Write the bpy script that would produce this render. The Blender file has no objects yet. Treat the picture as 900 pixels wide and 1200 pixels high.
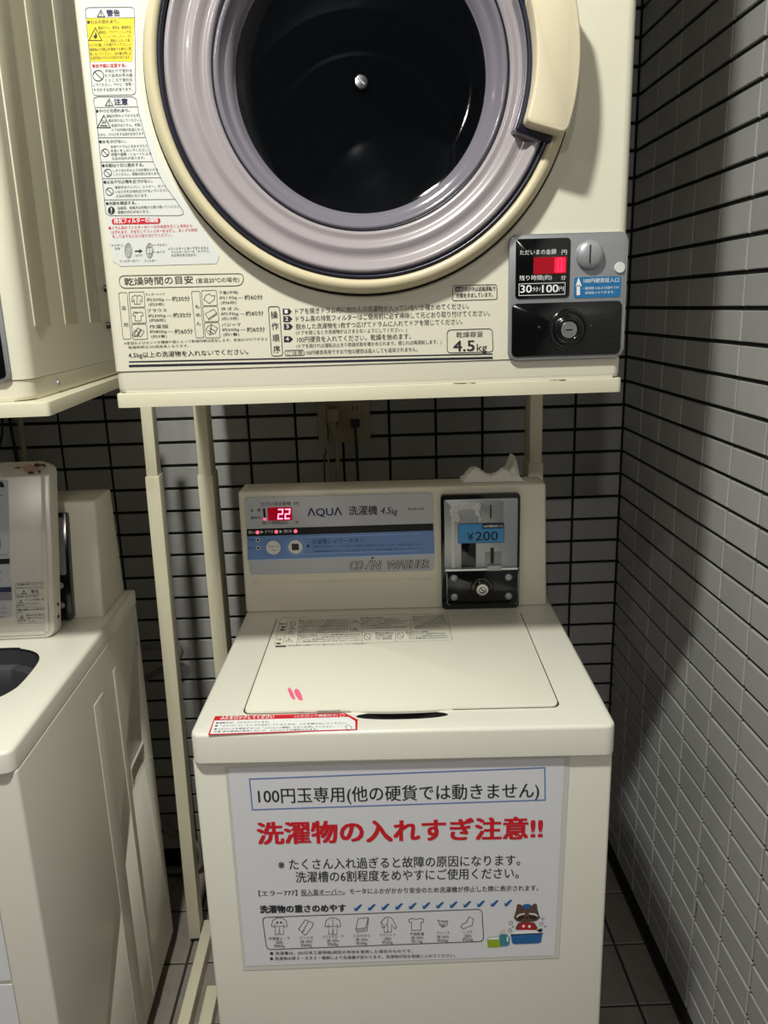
import bpy, bmesh, math, random
from mathutils import Vector, Matrix, noise
C = bpy.context.scene.collection
PI = math.pi
random.seed(7)

# ------------------------------------------------------------------ camera, world, lights, exposure
cam_d = bpy.data.cameras.new('camera')
cam_d.sensor_fit = 'VERTICAL'; cam_d.sensor_height = 36.0
cam_d.lens = 36.0 * 931.37 / 1200.0
cam_d.clip_start = 0.02
cam = bpy.data.objects.new('camera', cam_d); C.objects.link(cam)
cam.location = (-0.54967, -1.69068, 1.31784)
cam.rotation_euler = (1.31686956, 0.0294499, -0.0247352)
bpy.context.scene.camera = cam
sc = bpy.context.scene
sc.view_settings.view_transform = 'Standard'
sc.view_settings.look = 'None'
sc.view_settings.gamma = 1.0
sc.view_settings.use_curve_mapping = False
sc.view_settings.exposure = 0.0
w = bpy.data.worlds.new('world'); sc.world = w; w.use_nodes = True
w.node_tree.nodes['Background'].inputs[0].default_value = (0.80, 0.86, 1.0, 1)
w.node_tree.nodes['Background'].inputs[1].default_value = 0.018
CEIL = 2.48
LAMPS = [((-0.90, -1.42, CEIL - 0.012), 0.12, 34.0), ((-2.30, -2.30, CEIL - 0.012), 0.12, 8.0), ((-1.0, -3.5, CEIL - 0.012), 0.12, 25.0)]  # last two are unseen lamps added as fill light
def lamp_light(loc, size, power):
    d = bpy.data.lights.new('downlight', 'AREA'); d.shape = 'DISK'; d.size = size; d.energy = power
    d.color = (0.985, 1.0, 0.90) if power > 30 else (1.0, 0.96, 0.90)
    o = bpy.data.objects.new('downlight', d); C.objects.link(o); o.location = loc
    return o
for l in LAMPS: lamp_light(*l)

PRINT = {
 'sheetbase': [
  ('f',[(-0.3057,0.42093),(-0.30122,0.42671),(-0.24849,0.42725),(-0.24442,0.42129),(-0.24966,0.36325),(-0.2466,0.31918),(-0.23757,0.27385),(-0.22065,0.23464),(-0.20398,0.20977),(-0.18556,0.17874),(-0.17502,0.15911),(-0.17878,0.15044),(-0.29262,0.15073),(-0.30206,0.15684),(-0.30588,0.21061),(-0.30547,0.32947)],'WS',0),
 ],
 'sheet': [
  ('f',[(-0.30225,0.41456),(-0.24842,0.41339),(-0.2553,0.37024),(-0.30289,0.37133)],'Y',1),
  ('s',[(-0.30171,0.42086),(-0.30136,0.42273),(-0.30042,0.42406),(-0.2989,0.42484),(-0.29678,0.42508),(-0.25206,0.42444),(-0.24997,0.42414),(-0.24854,0.42331),(-0.24776,0.42196),(-0.24763,0.42007),(-0.25497,0.3407),(-0.25546,0.33873),(-0.25652,0.33732),(-0.25815,0.33648),(-0.26034,0.33622),(-0.29881,0.33647),(-0.30096,0.33677),(-0.30249,0.33762),(-0.30338,0.33904),(-0.30364,0.34101)],0.00048,1,'K',2),
  ('s',[(-0.30222,0.41476),(-0.24835,0.41398)],0.00044,0,'K',2),
  ('s',[(-0.28437,0.42243),(-0.28099,0.41568),(-0.28933,0.41586)],0.00066,1,'K',2),
  ('s',[(-0.28462,0.4203),(-0.28492,0.41777)],0.00086,0,'K',2),
  ('s',[(-0.285,0.4171),(-0.28506,0.41657)],0.00086,0,'K',2),
  ('t','警告',-0.2786,-0.26408,0.41916,0.00647,'N',0.03,0,2),
  ('t','●引火の恐れあり。',-0.30119,-0.26637,0.4106,0.00394,'K',0.02,0,2),
  ('s',[(-0.29263,0.40487),(-0.28686,0.39203),(-0.30144,0.39235)],0.00088,1,'K',2),
  ('f',[(-0.29308,0.40108),(-0.29171,0.39787),(-0.29173,0.39532),(-0.29396,0.39372),(-0.29581,0.39542),(-0.29525,0.39757),(-0.29394,0.39754)],'K',2),
  ('t','美容オイル、食用油、動植物油、',-0.28957,-0.25246,0.40461,0.00336,'K',0,0,2),
  ('t','機械油、ドライクリーニング油、',-0.2892,-0.25293,0.40024,0.00337,'K',0,0,2),
  ('t','ベンジンやシンナー、ガソ',-0.28487,-0.25342,0.39577,0.00338,'K',0,0,2),
  ('t','リン、樹脂(セルロース系)',-0.28491,-0.2552,0.39159,0.00338,'K',0,0,2),
  ('t','などの付着した衣類やポリプロピレン',-0.3018,-0.25475,0.38757,0.00339,'K',0,0,2),
  ('t','繊維製の衣類は洗濯後でも絶対に乾',-0.30189,-0.25523,0.38317,0.0034,'K',0,0,2),
  ('t','燥しないでください。油の酸化熱によ',-0.30198,-0.25571,0.37875,0.00341,'K',0,0,2),
  ('t','る自然発火や引火の恐れがあります。',-0.30203,-0.2566,0.37473,0.00341,'K',0,0,2),
  ('t','●お子様に注意する。',-0.30076,-0.26282,0.36683,0.00383,'R',0.03,0,2),
  ('s',[(-0.28924,0.35663),(-0.28995,0.35454),(-0.29146,0.35279),(-0.29356,0.35164),(-0.29592,0.35128),(-0.29818,0.35175),(-0.29999,0.35299),(-0.30108,0.3548),(-0.30129,0.3569),(-0.30058,0.35899),(-0.29906,0.36073),(-0.29697,0.36187),(-0.29461,0.36223),(-0.29236,0.36177),(-0.29055,0.36054),(-0.28945,0.35873)],0.00078,1,'K',2),
  ('s',[(-0.29902,0.36069),(-0.2915,0.35283)],0.00078,0,'K',2),
  ('t','子供だけで使わせ',-0.28736,-0.25672,0.36126,0.00364,'K',0,0,2),
  ('t','たり幼児の手の届',-0.2879,-0.25723,0.35659,0.00365,'K',0,0,2),
  ('t','くところで使わな',-0.288,-0.25729,0.35191,0.00366,'K',0,0,2),
  ('t','いでください。やけど・感電・',-0.30222,-0.25711,0.34734,0.00367,'K',0,0,2),
  ('t','ケガをする恐れがあります。',-0.30239,-0.25834,0.34223,0.00368,'K',0,0,2),
  ('s',[(-0.29829,0.33514),(-0.2592,0.33421),(-0.25502,0.33123),(-0.25409,0.31877),(-0.24901,0.29142),(-0.24179,0.26145),(-0.23242,0.23962),(-0.22021,0.22184),(-0.21313,0.21022),(-0.2134,0.20735),(-0.21823,0.20572),(-0.29971,0.20791),(-0.30384,0.21044),(-0.30236,0.31994),(-0.30382,0.33033),(-0.30248,0.33401)],0.00049,1,'K',2),
  ('s',[(-0.30277,0.3241),(-0.25446,0.32377)],0.00045,0,'K',2),
  ('s',[(-0.30317,0.29234),(-0.24901,0.29142)],0.00045,0,'K',2),
  ('s',[(-0.30327,0.26644),(-0.24277,0.26533)],0.00046,0,'K',2),
  ('s',[(-0.30354,0.24861),(-0.2353,0.24793)],0.00046,0,'K',2),
  ('s',[(-0.30396,0.22538),(-0.22049,0.22382)],0.00046,0,'K',2),
  ('s',[(-0.28573,0.33278),(-0.28227,0.32568),(-0.29082,0.32588)],0.00067,1,'K',2),
  ('s',[(-0.28599,0.33054),(-0.2863,0.32788)],0.00088,0,'K',2),
  ('s',[(-0.28638,0.32718),(-0.28645,0.32662)],0.00088,0,'K',2),
  ('t','注意',-0.28049,-0.26515,0.32936,0.0068,'N',0.03,0,2),
  ('t','●やけどの恐れあり。',-0.30254,-0.26387,0.32036,0.00373,'K',0.02,0,2),
  ('s',[(-0.29381,0.31578),(-0.28785,0.30269),(-0.3028,0.30305)],0.0009,1,'K',2),
  ('s',[(-0.2962,0.31067),(-0.29581,0.30898),(-0.29684,0.30784),(-0.29644,0.30614)],0.00063,0,'K',2),
  ('s',[(-0.29441,0.31063),(-0.29401,0.30893),(-0.29505,0.30779),(-0.29465,0.3061)],0.00063,0,'K',2),
  ('s',[(-0.29262,0.31058),(-0.29222,0.30889),(-0.29326,0.30775),(-0.29285,0.30605)],0.00063,0,'K',2),
  ('s',[(-0.29928,0.30491),(-0.29091,0.30471)],0.00091,0,'K',2),
  ('t','運転が終わってからも衣',-0.2912,-0.25405,0.31489,0.00332,'K',0,0,2),
  ('t','類を取り出してください。',-0.28904,-0.25275,0.31004,0.00333,'K',0,0,2),
  ('t','乾燥中はドラム、衣類、',-0.28645,-0.25238,0.30496,0.00334,'K',0,0,2),
  ('t','ドアの内側が高温になっ',-0.28655,-0.25152,0.30014,0.00335,'K',0,0,2),
  ('t','ており、やけどをする恐れがあります。',-0.30324,-0.24927,0.2955,0.00336,'K',0,0,2),
  ('t','●水をかけない。',-0.30253,-0.27151,0.2881,0.00379,'K',0.02,0,2),
  ('s',[(-0.29251,0.27619),(-0.29302,0.27466),(-0.29411,0.27337),(-0.29562,0.27253),(-0.29731,0.27227),(-0.29894,0.27262),(-0.30024,0.27353),(-0.30103,0.27486),(-0.30118,0.27641),(-0.30066,0.27794),(-0.29957,0.27922),(-0.29806,0.28006),(-0.29637,0.28033),(-0.29475,0.27998),(-0.29345,0.27907),(-0.29266,0.27774)],0.00068,1,'K',2),
  ('s',[(-0.29954,0.2792),(-0.29414,0.2734)],0.00068,0,'K',2),
  ('t','本体やドラムに水をかけたり',-0.28995,-0.24789,0.2825,0.00317,'K',0,0,2),
  ('t','水洗いをしないでください。',-0.29044,-0.24649,0.27827,0.00318,'K',0,0,2),
  ('t','感電や漏電・ショートによる',-0.29045,-0.24416,0.27422,0.00319,'K',0,0,2),
  ('t','火災の恐れがあります。',-0.29002,-0.25194,0.26995,0.00319,'K',0,0,2),
  ('t','●衣類は十分に脱水する。',-0.30235,-0.25409,0.26256,0.00385,'K',0.02,0,2),
  ('s',[(-0.29202,0.25457),(-0.29253,0.25302),(-0.29363,0.25172),(-0.29515,0.25087),(-0.29685,0.2506),(-0.29849,0.25095),(-0.2998,0.25187),(-0.30059,0.25322),(-0.30074,0.25479),(-0.30022,0.25634),(-0.29912,0.25764),(-0.29761,0.25849),(-0.2959,0.25875),(-0.29427,0.2584),(-0.29296,0.25748),(-0.29217,0.25614)],0.00069,1,'K',2),
  ('s',[(-0.2991,0.25761),(-0.29366,0.25174)],0.00069,0,'K',2),
  ('t','しずくのたれるような衣類を入れな',-0.29014,-0.2381,0.25689,0.00322,'K',0,0,2),
  ('t','いでください。感電の恐れがあります。',-0.29017,-0.23623,0.25258,0.00322,'K',0,0,2),
  ('t','●火気や引火物を近づけない。',-0.30261,-0.2458,0.2447,0.00388,'K',0.02,0,2),
  ('s',[(-0.29227,0.23423),(-0.29279,0.23266),(-0.29389,0.23135),(-0.29542,0.23049),(-0.29713,0.23022),(-0.29878,0.23058),(-0.3001,0.23151),(-0.30089,0.23287),(-0.30104,0.23446),(-0.30052,0.23603),(-0.29942,0.23734),(-0.29789,0.23819),(-0.29618,0.23846),(-0.29454,0.23811),(-0.29322,0.23718),(-0.29243,0.23582)],0.00069,1,'K',2),
  ('s',[(-0.29939,0.23731),(-0.29392,0.23138)],0.00069,0,'K',2),
  ('t','運転中はベンジン、シンナー、ガソリ',-0.29037,-0.23066,0.23874,0.00325,'K',0,0,2),
  ('t','ンなどの引火物を近づけないでください。',-0.29045,-0.22695,0.23396,0.00326,'K',0,0,2),
  ('t','火災の原因になります。',-0.29007,-0.25249,0.22916,0.00326,'K',0,0,2),
  ('t','●衣類を確認する。',-0.30256,-0.26725,0.2214,0.00393,'K',0.02,0,2),
  ('f',[(-0.29279,0.21345),(-0.29329,0.21186),(-0.29435,0.21053),(-0.29581,0.20967),(-0.29744,0.20939),(-0.29901,0.20975),(-0.30026,0.21069),(-0.30101,0.21207),(-0.30114,0.21368),(-0.30064,0.21526),(-0.29957,0.21659),(-0.29812,0.21745),(-0.29648,0.21773),(-0.29492,0.21737),(-0.29367,0.21643),(-0.29292,0.21506)],'K',2),
  ('s',[(-0.29666,0.21619),(-0.29704,0.21291)],0.00116,0,'W',3),
  ('s',[(-0.29719,0.21159),(-0.29729,0.21071)],0.00116,0,'W',3),
  ('t','金属類、金属片は衣類から取り除いてください。',-0.2897,-0.21563,0.21601,0.00329,'K',0,0,2),
  ('t','感電の恐れがあります。',-0.28976,-0.25247,0.21139,0.0033,'K',0,0,2),
  ('f',[(-0.29772,0.20187),(-0.29729,0.20324),(-0.29651,0.20421),(-0.29537,0.20478),(-0.29389,0.20494),(-0.24395,0.20388),(-0.24251,0.20365),(-0.24153,0.20303),(-0.24101,0.20204),(-0.24093,0.20065),(-0.24093,0.20065),(-0.24128,0.19927),(-0.24201,0.19829),(-0.24311,0.1977),(-0.24459,0.19752),(-0.29501,0.19805),(-0.29643,0.19826),(-0.29738,0.19886),(-0.29784,0.19985),(-0.29783,0.20123)],'R',2),
  ('t','排気フィルターの掃除',-0.29526,-0.24351,0.20164,0.00568,'W',0.03,0,3),
  ('t','●ドラム奥のフィルターカバーの中央部を引くと本体から',-0.30246,-0.20404,0.19423,0.0038,'R',0,0,2),
  ('t','はずれます。爪を引いてフィルターをはずし、糸くずの掃除',-0.29967,-0.19843,0.18938,0.00381,'R',0,0,2),
  ('t','をして必ず元どおり取り付けてください。',-0.29922,-0.2291,0.18459,0.00382,'R',0,0,2),
  ('s',[(-0.27788,0.16812),(-0.27855,0.16493),(-0.27975,0.16224),(-0.28131,0.16046),(-0.28299,0.15987),(-0.28453,0.16055),(-0.2857,0.16241),(-0.28631,0.16515),(-0.28627,0.16835),(-0.2856,0.17154),(-0.28439,0.17421),(-0.28283,0.17598),(-0.28116,0.17657),(-0.27963,0.17589),(-0.27847,0.17405),(-0.27785,0.17132)],0.00059,1,'G',2),
  ('s',[(-0.27922,0.16816),(-0.27972,0.16558),(-0.28058,0.1634),(-0.28167,0.16196),(-0.28282,0.16148),(-0.28385,0.16203),(-0.28462,0.16352),(-0.285,0.16573),(-0.28493,0.16832),(-0.28443,0.17089),(-0.28357,0.17306),(-0.28248,0.17449),(-0.28134,0.17497),(-0.2803,0.17443),(-0.27954,0.17294),(-0.27916,0.17074)],0.00042,1,'G',2),
  ('s',[(-0.25285,0.16742),(-0.25349,0.16423),(-0.25468,0.16154),(-0.25623,0.15976),(-0.25791,0.15916),(-0.25946,0.15985),(-0.26063,0.1617),(-0.26126,0.16445),(-0.26125,0.16766),(-0.2606,0.17084),(-0.25941,0.17352),(-0.25786,0.17529),(-0.25619,0.17588),(-0.25465,0.1752),(-0.25347,0.17336),(-0.25284,0.17063)],0.00059,1,'G',2),
  ('s',[(-0.25419,0.16746),(-0.25467,0.16488),(-0.25552,0.1627),(-0.2566,0.16126),(-0.25775,0.16078),(-0.25879,0.16132),(-0.25956,0.16282),(-0.25996,0.16503),(-0.25991,0.16762),(-0.25942,0.17019),(-0.25857,0.17236),(-0.2575,0.1738),(-0.25635,0.17428),(-0.25532,0.17373),(-0.25454,0.17225),(-0.25414,0.17005)],0.00042,1,'G',2),
  ('s',[(-0.28373,0.17311),(-0.27933,0.17331)],0.00042,0,'G',2),
  ('s',[(-0.28392,0.17135),(-0.27953,0.17155)],0.00042,0,'G',2),
  ('s',[(-0.28412,0.16958),(-0.27972,0.16978)],0.00042,0,'G',2),
  ('s',[(-0.28431,0.16782),(-0.27991,0.16802)],0.00042,0,'G',2),
  ('s',[(-0.28451,0.16605),(-0.2801,0.16625)],0.00042,0,'G',2),
  ('s',[(-0.2847,0.16428),(-0.2803,0.16448)],0.00042,0,'G',2),
  ('s',[(-0.25903,0.17114),(-0.25444,0.17165)],0.00067,0,'G',2),
  ('s',[(-0.25945,0.1639),(-0.25519,0.16426)],0.00067,0,'G',2),
  ('s',[(-0.25635,0.17428),(-0.25768,0.16142)],0.0005,0,'G',2),
  ('s',[(-0.27459,0.16738),(-0.26886,0.16738)],0.00151,0,'K',2),
  ('f',[(-0.26894,0.1698),(-0.26515,0.16744),(-0.26945,0.16498)],'K',2),
  ('t','「メヅマリ」',-0.30339,-0.28692,0.17462,0.00304,'K',0,0,2),
  ('t','文字',-0.29811,-0.29172,0.17078,0.00289,'K',0,0,2),
  ('t','はずす',-0.27444,-0.26566,0.16254,0.00274,'K',0,0,2),
  ('t','フィルターカバー',-0.29399,-0.27,0.15661,0.00323,'K',0,0,2),
  ('t','フィルター',-0.26465,-0.24977,0.15611,0.00323,'K',0,0,2),
  ('t','爪を引く',-0.24766,-0.23587,0.17372,0.00288,'K',0,0,2),
  ('t','糸くず',-0.24847,-0.23902,0.16569,0.0029,'K',0,0,2),
  ('t','※フィルターに糸くずがたまると',-0.23465,-0.18706,0.16901,0.00321,'K',0,0,2),
  ('t','フィルターカバーの「メヅマリ」',-0.23164,-0.1867,0.16522,0.00322,'K',0,0,2),
  ('t','の文字が浮き出ます。',-0.23168,-0.20158,0.16134,0.00323,'K',0,0,2),
  ('s',[(-0.25337,0.17387),(-0.24833,0.17373)],0.00034,0,'K',2),
  ('s',[(-0.25503,0.16587),(-0.24914,0.16571)],0.00034,0,'K',2),
 ],
 'panel': [
  ('s',[(-0.2969,0.13305),(-0.29649,0.13608),(-0.29516,0.13824),(-0.29292,0.13951),(-0.28976,0.13991),(-0.15432,0.13841),(-0.15123,0.13794),(-0.14923,0.13662),(-0.1483,0.13445),(-0.14847,0.13142),(-0.14849,0.13131),(-0.14956,0.12828),(-0.15138,0.12613),(-0.15392,0.12484),(-0.1572,0.12443),(-0.28955,0.12549),(-0.29273,0.12595),(-0.29501,0.12727),(-0.2964,0.12946),(-0.29689,0.13251)],0.00068,1,'K',2),
  ('t','乾燥時間の目安',-0.29098,-0.20885,0.13305,0.00916,'K',0.0,0,2),
  ('t','(室温20℃の場合)',-0.20534,-0.15347,0.13168,0.00568,'K',0,0,2),
  ('s',[(-0.2992,0.11858),(-0.29907,0.11944),(-0.29868,0.12006),(-0.29803,0.12042),(-0.29714,0.12054),(-0.29123,0.1205),(-0.29034,0.12037),(-0.28971,0.11999),(-0.28934,0.11937),(-0.28922,0.11851),(-0.29011,0.06781),(-0.29025,0.06692),(-0.29065,0.06629),(-0.29131,0.06591),(-0.29222,0.06579),(-0.29775,0.06583),(-0.29865,0.06597),(-0.2993,0.06635),(-0.29968,0.06699),(-0.2998,0.06788)],0.0005,1,'K',2),
  ('s',[(-0.21186,0.11758),(-0.21174,0.11845),(-0.21136,0.11906),(-0.21073,0.11943),(-0.20983,0.11955),(-0.20391,0.1195),(-0.20301,0.11937),(-0.20237,0.119),(-0.20198,0.11838),(-0.20184,0.11751),(-0.20157,0.06671),(-0.20169,0.06582),(-0.20208,0.06519),(-0.20273,0.06481),(-0.20364,0.06469),(-0.20919,0.06473),(-0.2101,0.06486),(-0.21075,0.06525),(-0.21115,0.06588),(-0.21129,0.06677)],0.0005,1,'K',2),
  ('t','混',-0.29778,-0.2923,0.10259,0.00487,'K',0,0,2),
  ('t','紡',-0.297,-0.29149,0.08291,0.00492,'K',0,0,2),
  ('t','も',-0.20915,-0.20365,0.10153,0.00488,'K',0,0,2),
  ('t','め',-0.20909,-0.20357,0.09194,0.00491,'K',0,0,2),
  ('t','ん',-0.20929,-0.20376,0.08185,0.00493,'K',0,0,2),
  ('s',[(-0.28689,0.11888),(-0.28675,0.11975),(-0.28637,0.12036),(-0.28573,0.12073),(-0.28483,0.12085),(-0.27074,0.12078),(-0.26985,0.12065),(-0.26922,0.12028),(-0.26885,0.11966),(-0.26875,0.11879),(-0.26912,0.10507),(-0.26927,0.1042),(-0.26968,0.10358),(-0.27033,0.10321),(-0.27123,0.10309),(-0.28493,0.10315),(-0.28583,0.10328),(-0.28647,0.10366),(-0.28685,0.10428),(-0.28697,0.10515)],0.0005,1,'K',2),
  ('s',[(-0.19995,0.11812),(-0.19983,0.11898),(-0.19946,0.1196),(-0.19882,0.11997),(-0.19793,0.12009),(-0.18379,0.12002),(-0.18289,0.11989),(-0.18225,0.11952),(-0.18187,0.1189),(-0.18175,0.11803),(-0.18181,0.10428),(-0.18194,0.10341),(-0.18233,0.10279),(-0.18298,0.10242),(-0.18388,0.1023),(-0.19763,0.10236),(-0.19853,0.10249),(-0.19918,0.10286),(-0.19958,0.10349),(-0.19972,0.10436)],0.0005,1,'K',2),
  ('s',[(-0.28732,0.10029),(-0.28719,0.10116),(-0.2868,0.10178),(-0.28616,0.10215),(-0.28526,0.10227),(-0.2711,0.1022),(-0.2702,0.10207),(-0.26957,0.10169),(-0.2692,0.10107),(-0.2691,0.10019),(-0.26947,0.08634),(-0.26963,0.08546),(-0.27003,0.08483),(-0.27069,0.08446),(-0.27159,0.08434),(-0.28536,0.08441),(-0.28626,0.08454),(-0.28691,0.08492),(-0.28729,0.08554),(-0.28741,0.08642)],0.0005,1,'K',2),
  ('s',[(-0.19996,0.09949),(-0.19984,0.10036),(-0.19947,0.10099),(-0.19883,0.10136),(-0.19793,0.10148),(-0.18372,0.1014),(-0.18282,0.10127),(-0.18218,0.1009),(-0.1818,0.10027),(-0.18167,0.09939),(-0.18173,0.08551),(-0.18187,0.08463),(-0.18226,0.084),(-0.18291,0.08363),(-0.18381,0.08351),(-0.19763,0.08358),(-0.19854,0.08371),(-0.19919,0.08409),(-0.19959,0.08472),(-0.19973,0.0856)],0.0005,1,'K',2),
  ('s',[(-0.28781,0.08107),(-0.28768,0.08195),(-0.28729,0.08257),(-0.28664,0.08295),(-0.28574,0.08307),(-0.27151,0.08299),(-0.27061,0.08286),(-0.26997,0.08248),(-0.2696,0.08185),(-0.26949,0.08096),(-0.26988,0.06697),(-0.27003,0.06608),(-0.27044,0.06545),(-0.2711,0.06507),(-0.27201,0.06495),(-0.28584,0.06502),(-0.28675,0.06515),(-0.2874,0.06554),(-0.28778,0.06617),(-0.28791,0.06706)],0.0005,1,'K',2),
  ('s',[(-0.20001,0.08023),(-0.1999,0.08111),(-0.19952,0.08174),(-0.19888,0.08211),(-0.19797,0.08224),(-0.18369,0.08216),(-0.18279,0.08203),(-0.18214,0.08164),(-0.18176,0.08101),(-0.18163,0.08013),(-0.18169,0.06611),(-0.18183,0.06522),(-0.18222,0.06458),(-0.18287,0.0642),(-0.18379,0.06408),(-0.19767,0.06415),(-0.19858,0.06429),(-0.19924,0.06467),(-0.19964,0.06531),(-0.19978,0.0662)],0.00051,1,'K',2),
  ('t','カッターシャツ',-0.2672,-0.24397,0.11764,0.00352,'K',0,0,2),
  ('t','約200g',-0.26648,-0.24549,0.11143,0.00375,'K',0,0,2),
  ('t','(約5枚)',-0.26478,-0.24604,0.10584,0.00376,'K',0,0,2),
  ('t','約30分',-0.23591,-0.21444,0.11142,0.00596,'K',0,0,2),
  ('s',[(-0.24419,0.11078),(-0.23688,0.11079)],0.00034,0,'K',2),
  ('t','ブラウス',-0.26736,-0.24355,0.09858,0.00444,'K',0,0,2),
  ('t','約200g',-0.26661,-0.24552,0.09253,0.00379,'K',0,0,2),
  ('t','(約8枚)',-0.26579,-0.24605,0.08713,0.0038,'K',0,0,2),
  ('t','約30分',-0.23637,-0.21434,0.0923,0.00602,'K',0,0,2),
  ('s',[(-0.24421,0.09186),(-0.23733,0.09188)],0.00034,0,'K',2),
  ('t','作業服',-0.26658,-0.24358,0.07952,0.00449,'K',0,0,2),
  ('t','約800g',-0.26672,-0.24599,0.07366,0.00383,'K',0,0,2),
  ('t','(約3着)',-0.26547,-0.24655,0.06797,0.00384,'K',0,0,2),
  ('t','約60分',-0.23637,-0.21423,0.07297,0.00608,'K',0,0,2),
  ('s',[(-0.24467,0.073),(-0.23729,0.073)],0.00034,0,'K',2),
  ('t','下着(半袖)',-0.17924,-0.15593,0.11707,0.00397,'K',0,0,2),
  ('t','約130g',-0.17881,-0.15776,0.11108,0.00376,'K',0,0,2),
  ('t','(約6枚)',-0.17791,-0.15866,0.10529,0.00377,'K',0,0,2),
  ('t','約60分',-0.14863,-0.12664,0.11064,0.00597,'K',0,0,2),
  ('s',[(-0.15643,0.11043),(-0.14956,0.11045)],0.00034,0,'K',2),
  ('t','タオル',-0.1785,-0.156,0.09796,0.00445,'K',0,0,2),
  ('t','約70g',-0.17851,-0.15735,0.09215,0.00379,'K',0,0,2),
  ('t','(約15枚)',-0.17804,-0.15778,0.08653,0.00381,'K',0,0,2),
  ('t','約60分',-0.14864,-0.127,0.09171,0.00603,'K',0,0,2),
  ('s',[(-0.15602,0.09148),(-0.14958,0.09151)],0.00034,0,'K',2),
  ('t','パジャマ',-0.17864,-0.15556,0.07913,0.00449,'K',0,0,2),
  ('t','約500g',-0.17865,-0.15785,0.07326,0.00383,'K',0,0,2),
  ('t','(約1着)',-0.17772,-0.15828,0.06758,0.00384,'K',0,0,2),
  ('t','約60分',-0.14865,-0.12644,0.07259,0.00609,'K',0,0,2),
  ('s',[(-0.15651,0.0726),(-0.14957,0.07261)],0.00035,0,'K',2),
  ('s',[(-0.27949,0.1172),(-0.28315,0.11577),(-0.28443,0.10992),(-0.28287,0.10956),(-0.28123,0.11292),(-0.2819,0.10674),(-0.27489,0.10654),(-0.27423,0.11272),(-0.27332,0.10928),(-0.27169,0.10955),(-0.27171,0.11543),(-0.27505,0.11707),(-0.2774,0.11591)],0.0005,1,'K',2),
  ('s',[(-0.27742,0.11573),(-0.27839,0.10668)],0.00045,0,'K',2),
  ('s',[(-0.28044,0.09772),(-0.28412,0.09626),(-0.28507,0.09348),(-0.28354,0.09281),(-0.28219,0.09339),(-0.28286,0.08715),(-0.27582,0.08694),(-0.27516,0.09319),(-0.27395,0.09252),(-0.27228,0.0931),(-0.27263,0.09592),(-0.27598,0.09758),(-0.27834,0.09641)],0.0005,1,'K',2),
  ('s',[(-0.2836,0.09861),(-0.28115,0.09586),(-0.27827,0.09712)],0.00046,0,'K',2),
  ('s',[(-0.28091,0.07883),(-0.27661,0.07599),(-0.28206,0.06803),(-0.28595,0.07041)],0.0005,1,'K',2),
  ('s',[(-0.27743,0.07692),(-0.27313,0.07408),(-0.27839,0.06791),(-0.28228,0.07029)],0.0005,1,'K',2),
  ('s',[(-0.28395,0.07621),(-0.27965,0.07338),(-0.28482,0.06811),(-0.28871,0.07049)],0.0005,1,'K',2),
  ('s',[(-0.19497,0.11465),(-0.19026,0.11628),(-0.18775,0.11356),(-0.18407,0.11389),(-0.18512,0.10949),(-0.18876,0.10694),(-0.19169,0.1048),(-0.19596,0.10848),(-0.19771,0.10942)],0.0005,1,'K',2),
  ('s',[(-0.19775,0.09294),(-0.18722,0.09799),(-0.18346,0.09341),(-0.19411,0.08701)],0.0005,1,'K',2),
  ('s',[(-0.19411,0.08701),(-0.19425,0.08544),(-0.18359,0.09185),(-0.18346,0.09341)],0.00046,0,'K',2),
  ('s',[(-0.19583,0.07762),(-0.191,0.08018),(-0.18401,0.07546),(-0.18776,0.06924),(-0.19435,0.06786),(-0.19848,0.07364)],0.00051,1,'K',2),
  ('s',[(-0.19368,0.07575),(-0.18706,0.07216)],0.00069,0,'K',2),
  ('s',[(-0.19571,0.07355),(-0.1896,0.0693)],0.00069,0,'K',2),
  ('s',[(-0.19104,0.07973),(-0.19383,0.06852)],0.00069,0,'K',2),
  ('t','※室温およびセンイの種類や量によって乾燥時間は変化します。室温が10℃下がると',-0.29899,-0.12397,0.06083,0.0034,'K',0,0,2),
  ('t','乾燥時間は10%程度長くなります。',-0.29448,-0.22088,0.05569,0.00341,'K',0,0,2),
  ('t','4.5kg以上の洗濯物を入れないでください。',-0.2955,-0.14869,0.04636,0.00684,'K',0.012,0,2),
  ('s',[(-0.2958,0.03834),(0.15307,0.03411)],0.00139,0,'N2',2),
  ('s',[(-0.29635,0.03335),(0.15309,0.02942)],0.00261,0,'N2',2),
  ('s',[(-0.12063,0.09558),(-0.12042,0.09705),(-0.11978,0.09809),(-0.11871,0.09871),(-0.1172,0.09891),(-0.11065,0.09888),(-0.10914,0.09866),(-0.10805,0.09803),(-0.1074,0.09699),(-0.10717,0.09552),(-0.1067,0.0435),(-0.1069,0.04199),(-0.10755,0.0409),(-0.10864,0.04024),(-0.11017,0.03999),(-0.11684,0.03986),(-0.11838,0.04005),(-0.11947,0.04067),(-0.12014,0.04173),(-0.12036,0.04323)],0.00076,1,'K',2),
  ('t','操',-0.11818,-0.10988,0.08912,0.00873,'K',0.01,0,2),
  ('t','作',-0.11802,-0.10969,0.07562,0.00879,'K',0.01,0,2),
  ('t','順',-0.11788,-0.10952,0.06168,0.00885,'K',0.01,0,2),
  ('t','序',-0.11772,-0.10933,0.04798,0.00892,'K',0.01,0,2),
  ('f',[(-0.10323,0.09607),(-0.09564,0.09584),(-0.09239,0.09239),(-0.09606,0.0888),(-0.10366,0.08903)],'K',1),
  ('t','1',-0.10102,-0.09756,0.09265,0.00436,'W',0.03,0,3),
  ('f',[(-0.10307,0.08733),(-0.09547,0.0871),(-0.09221,0.08363),(-0.09589,0.08003),(-0.10351,0.08026)],'K',1),
  ('t','2',-0.10086,-0.09739,0.08389,0.00438,'W',0.03,0,3),
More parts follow.
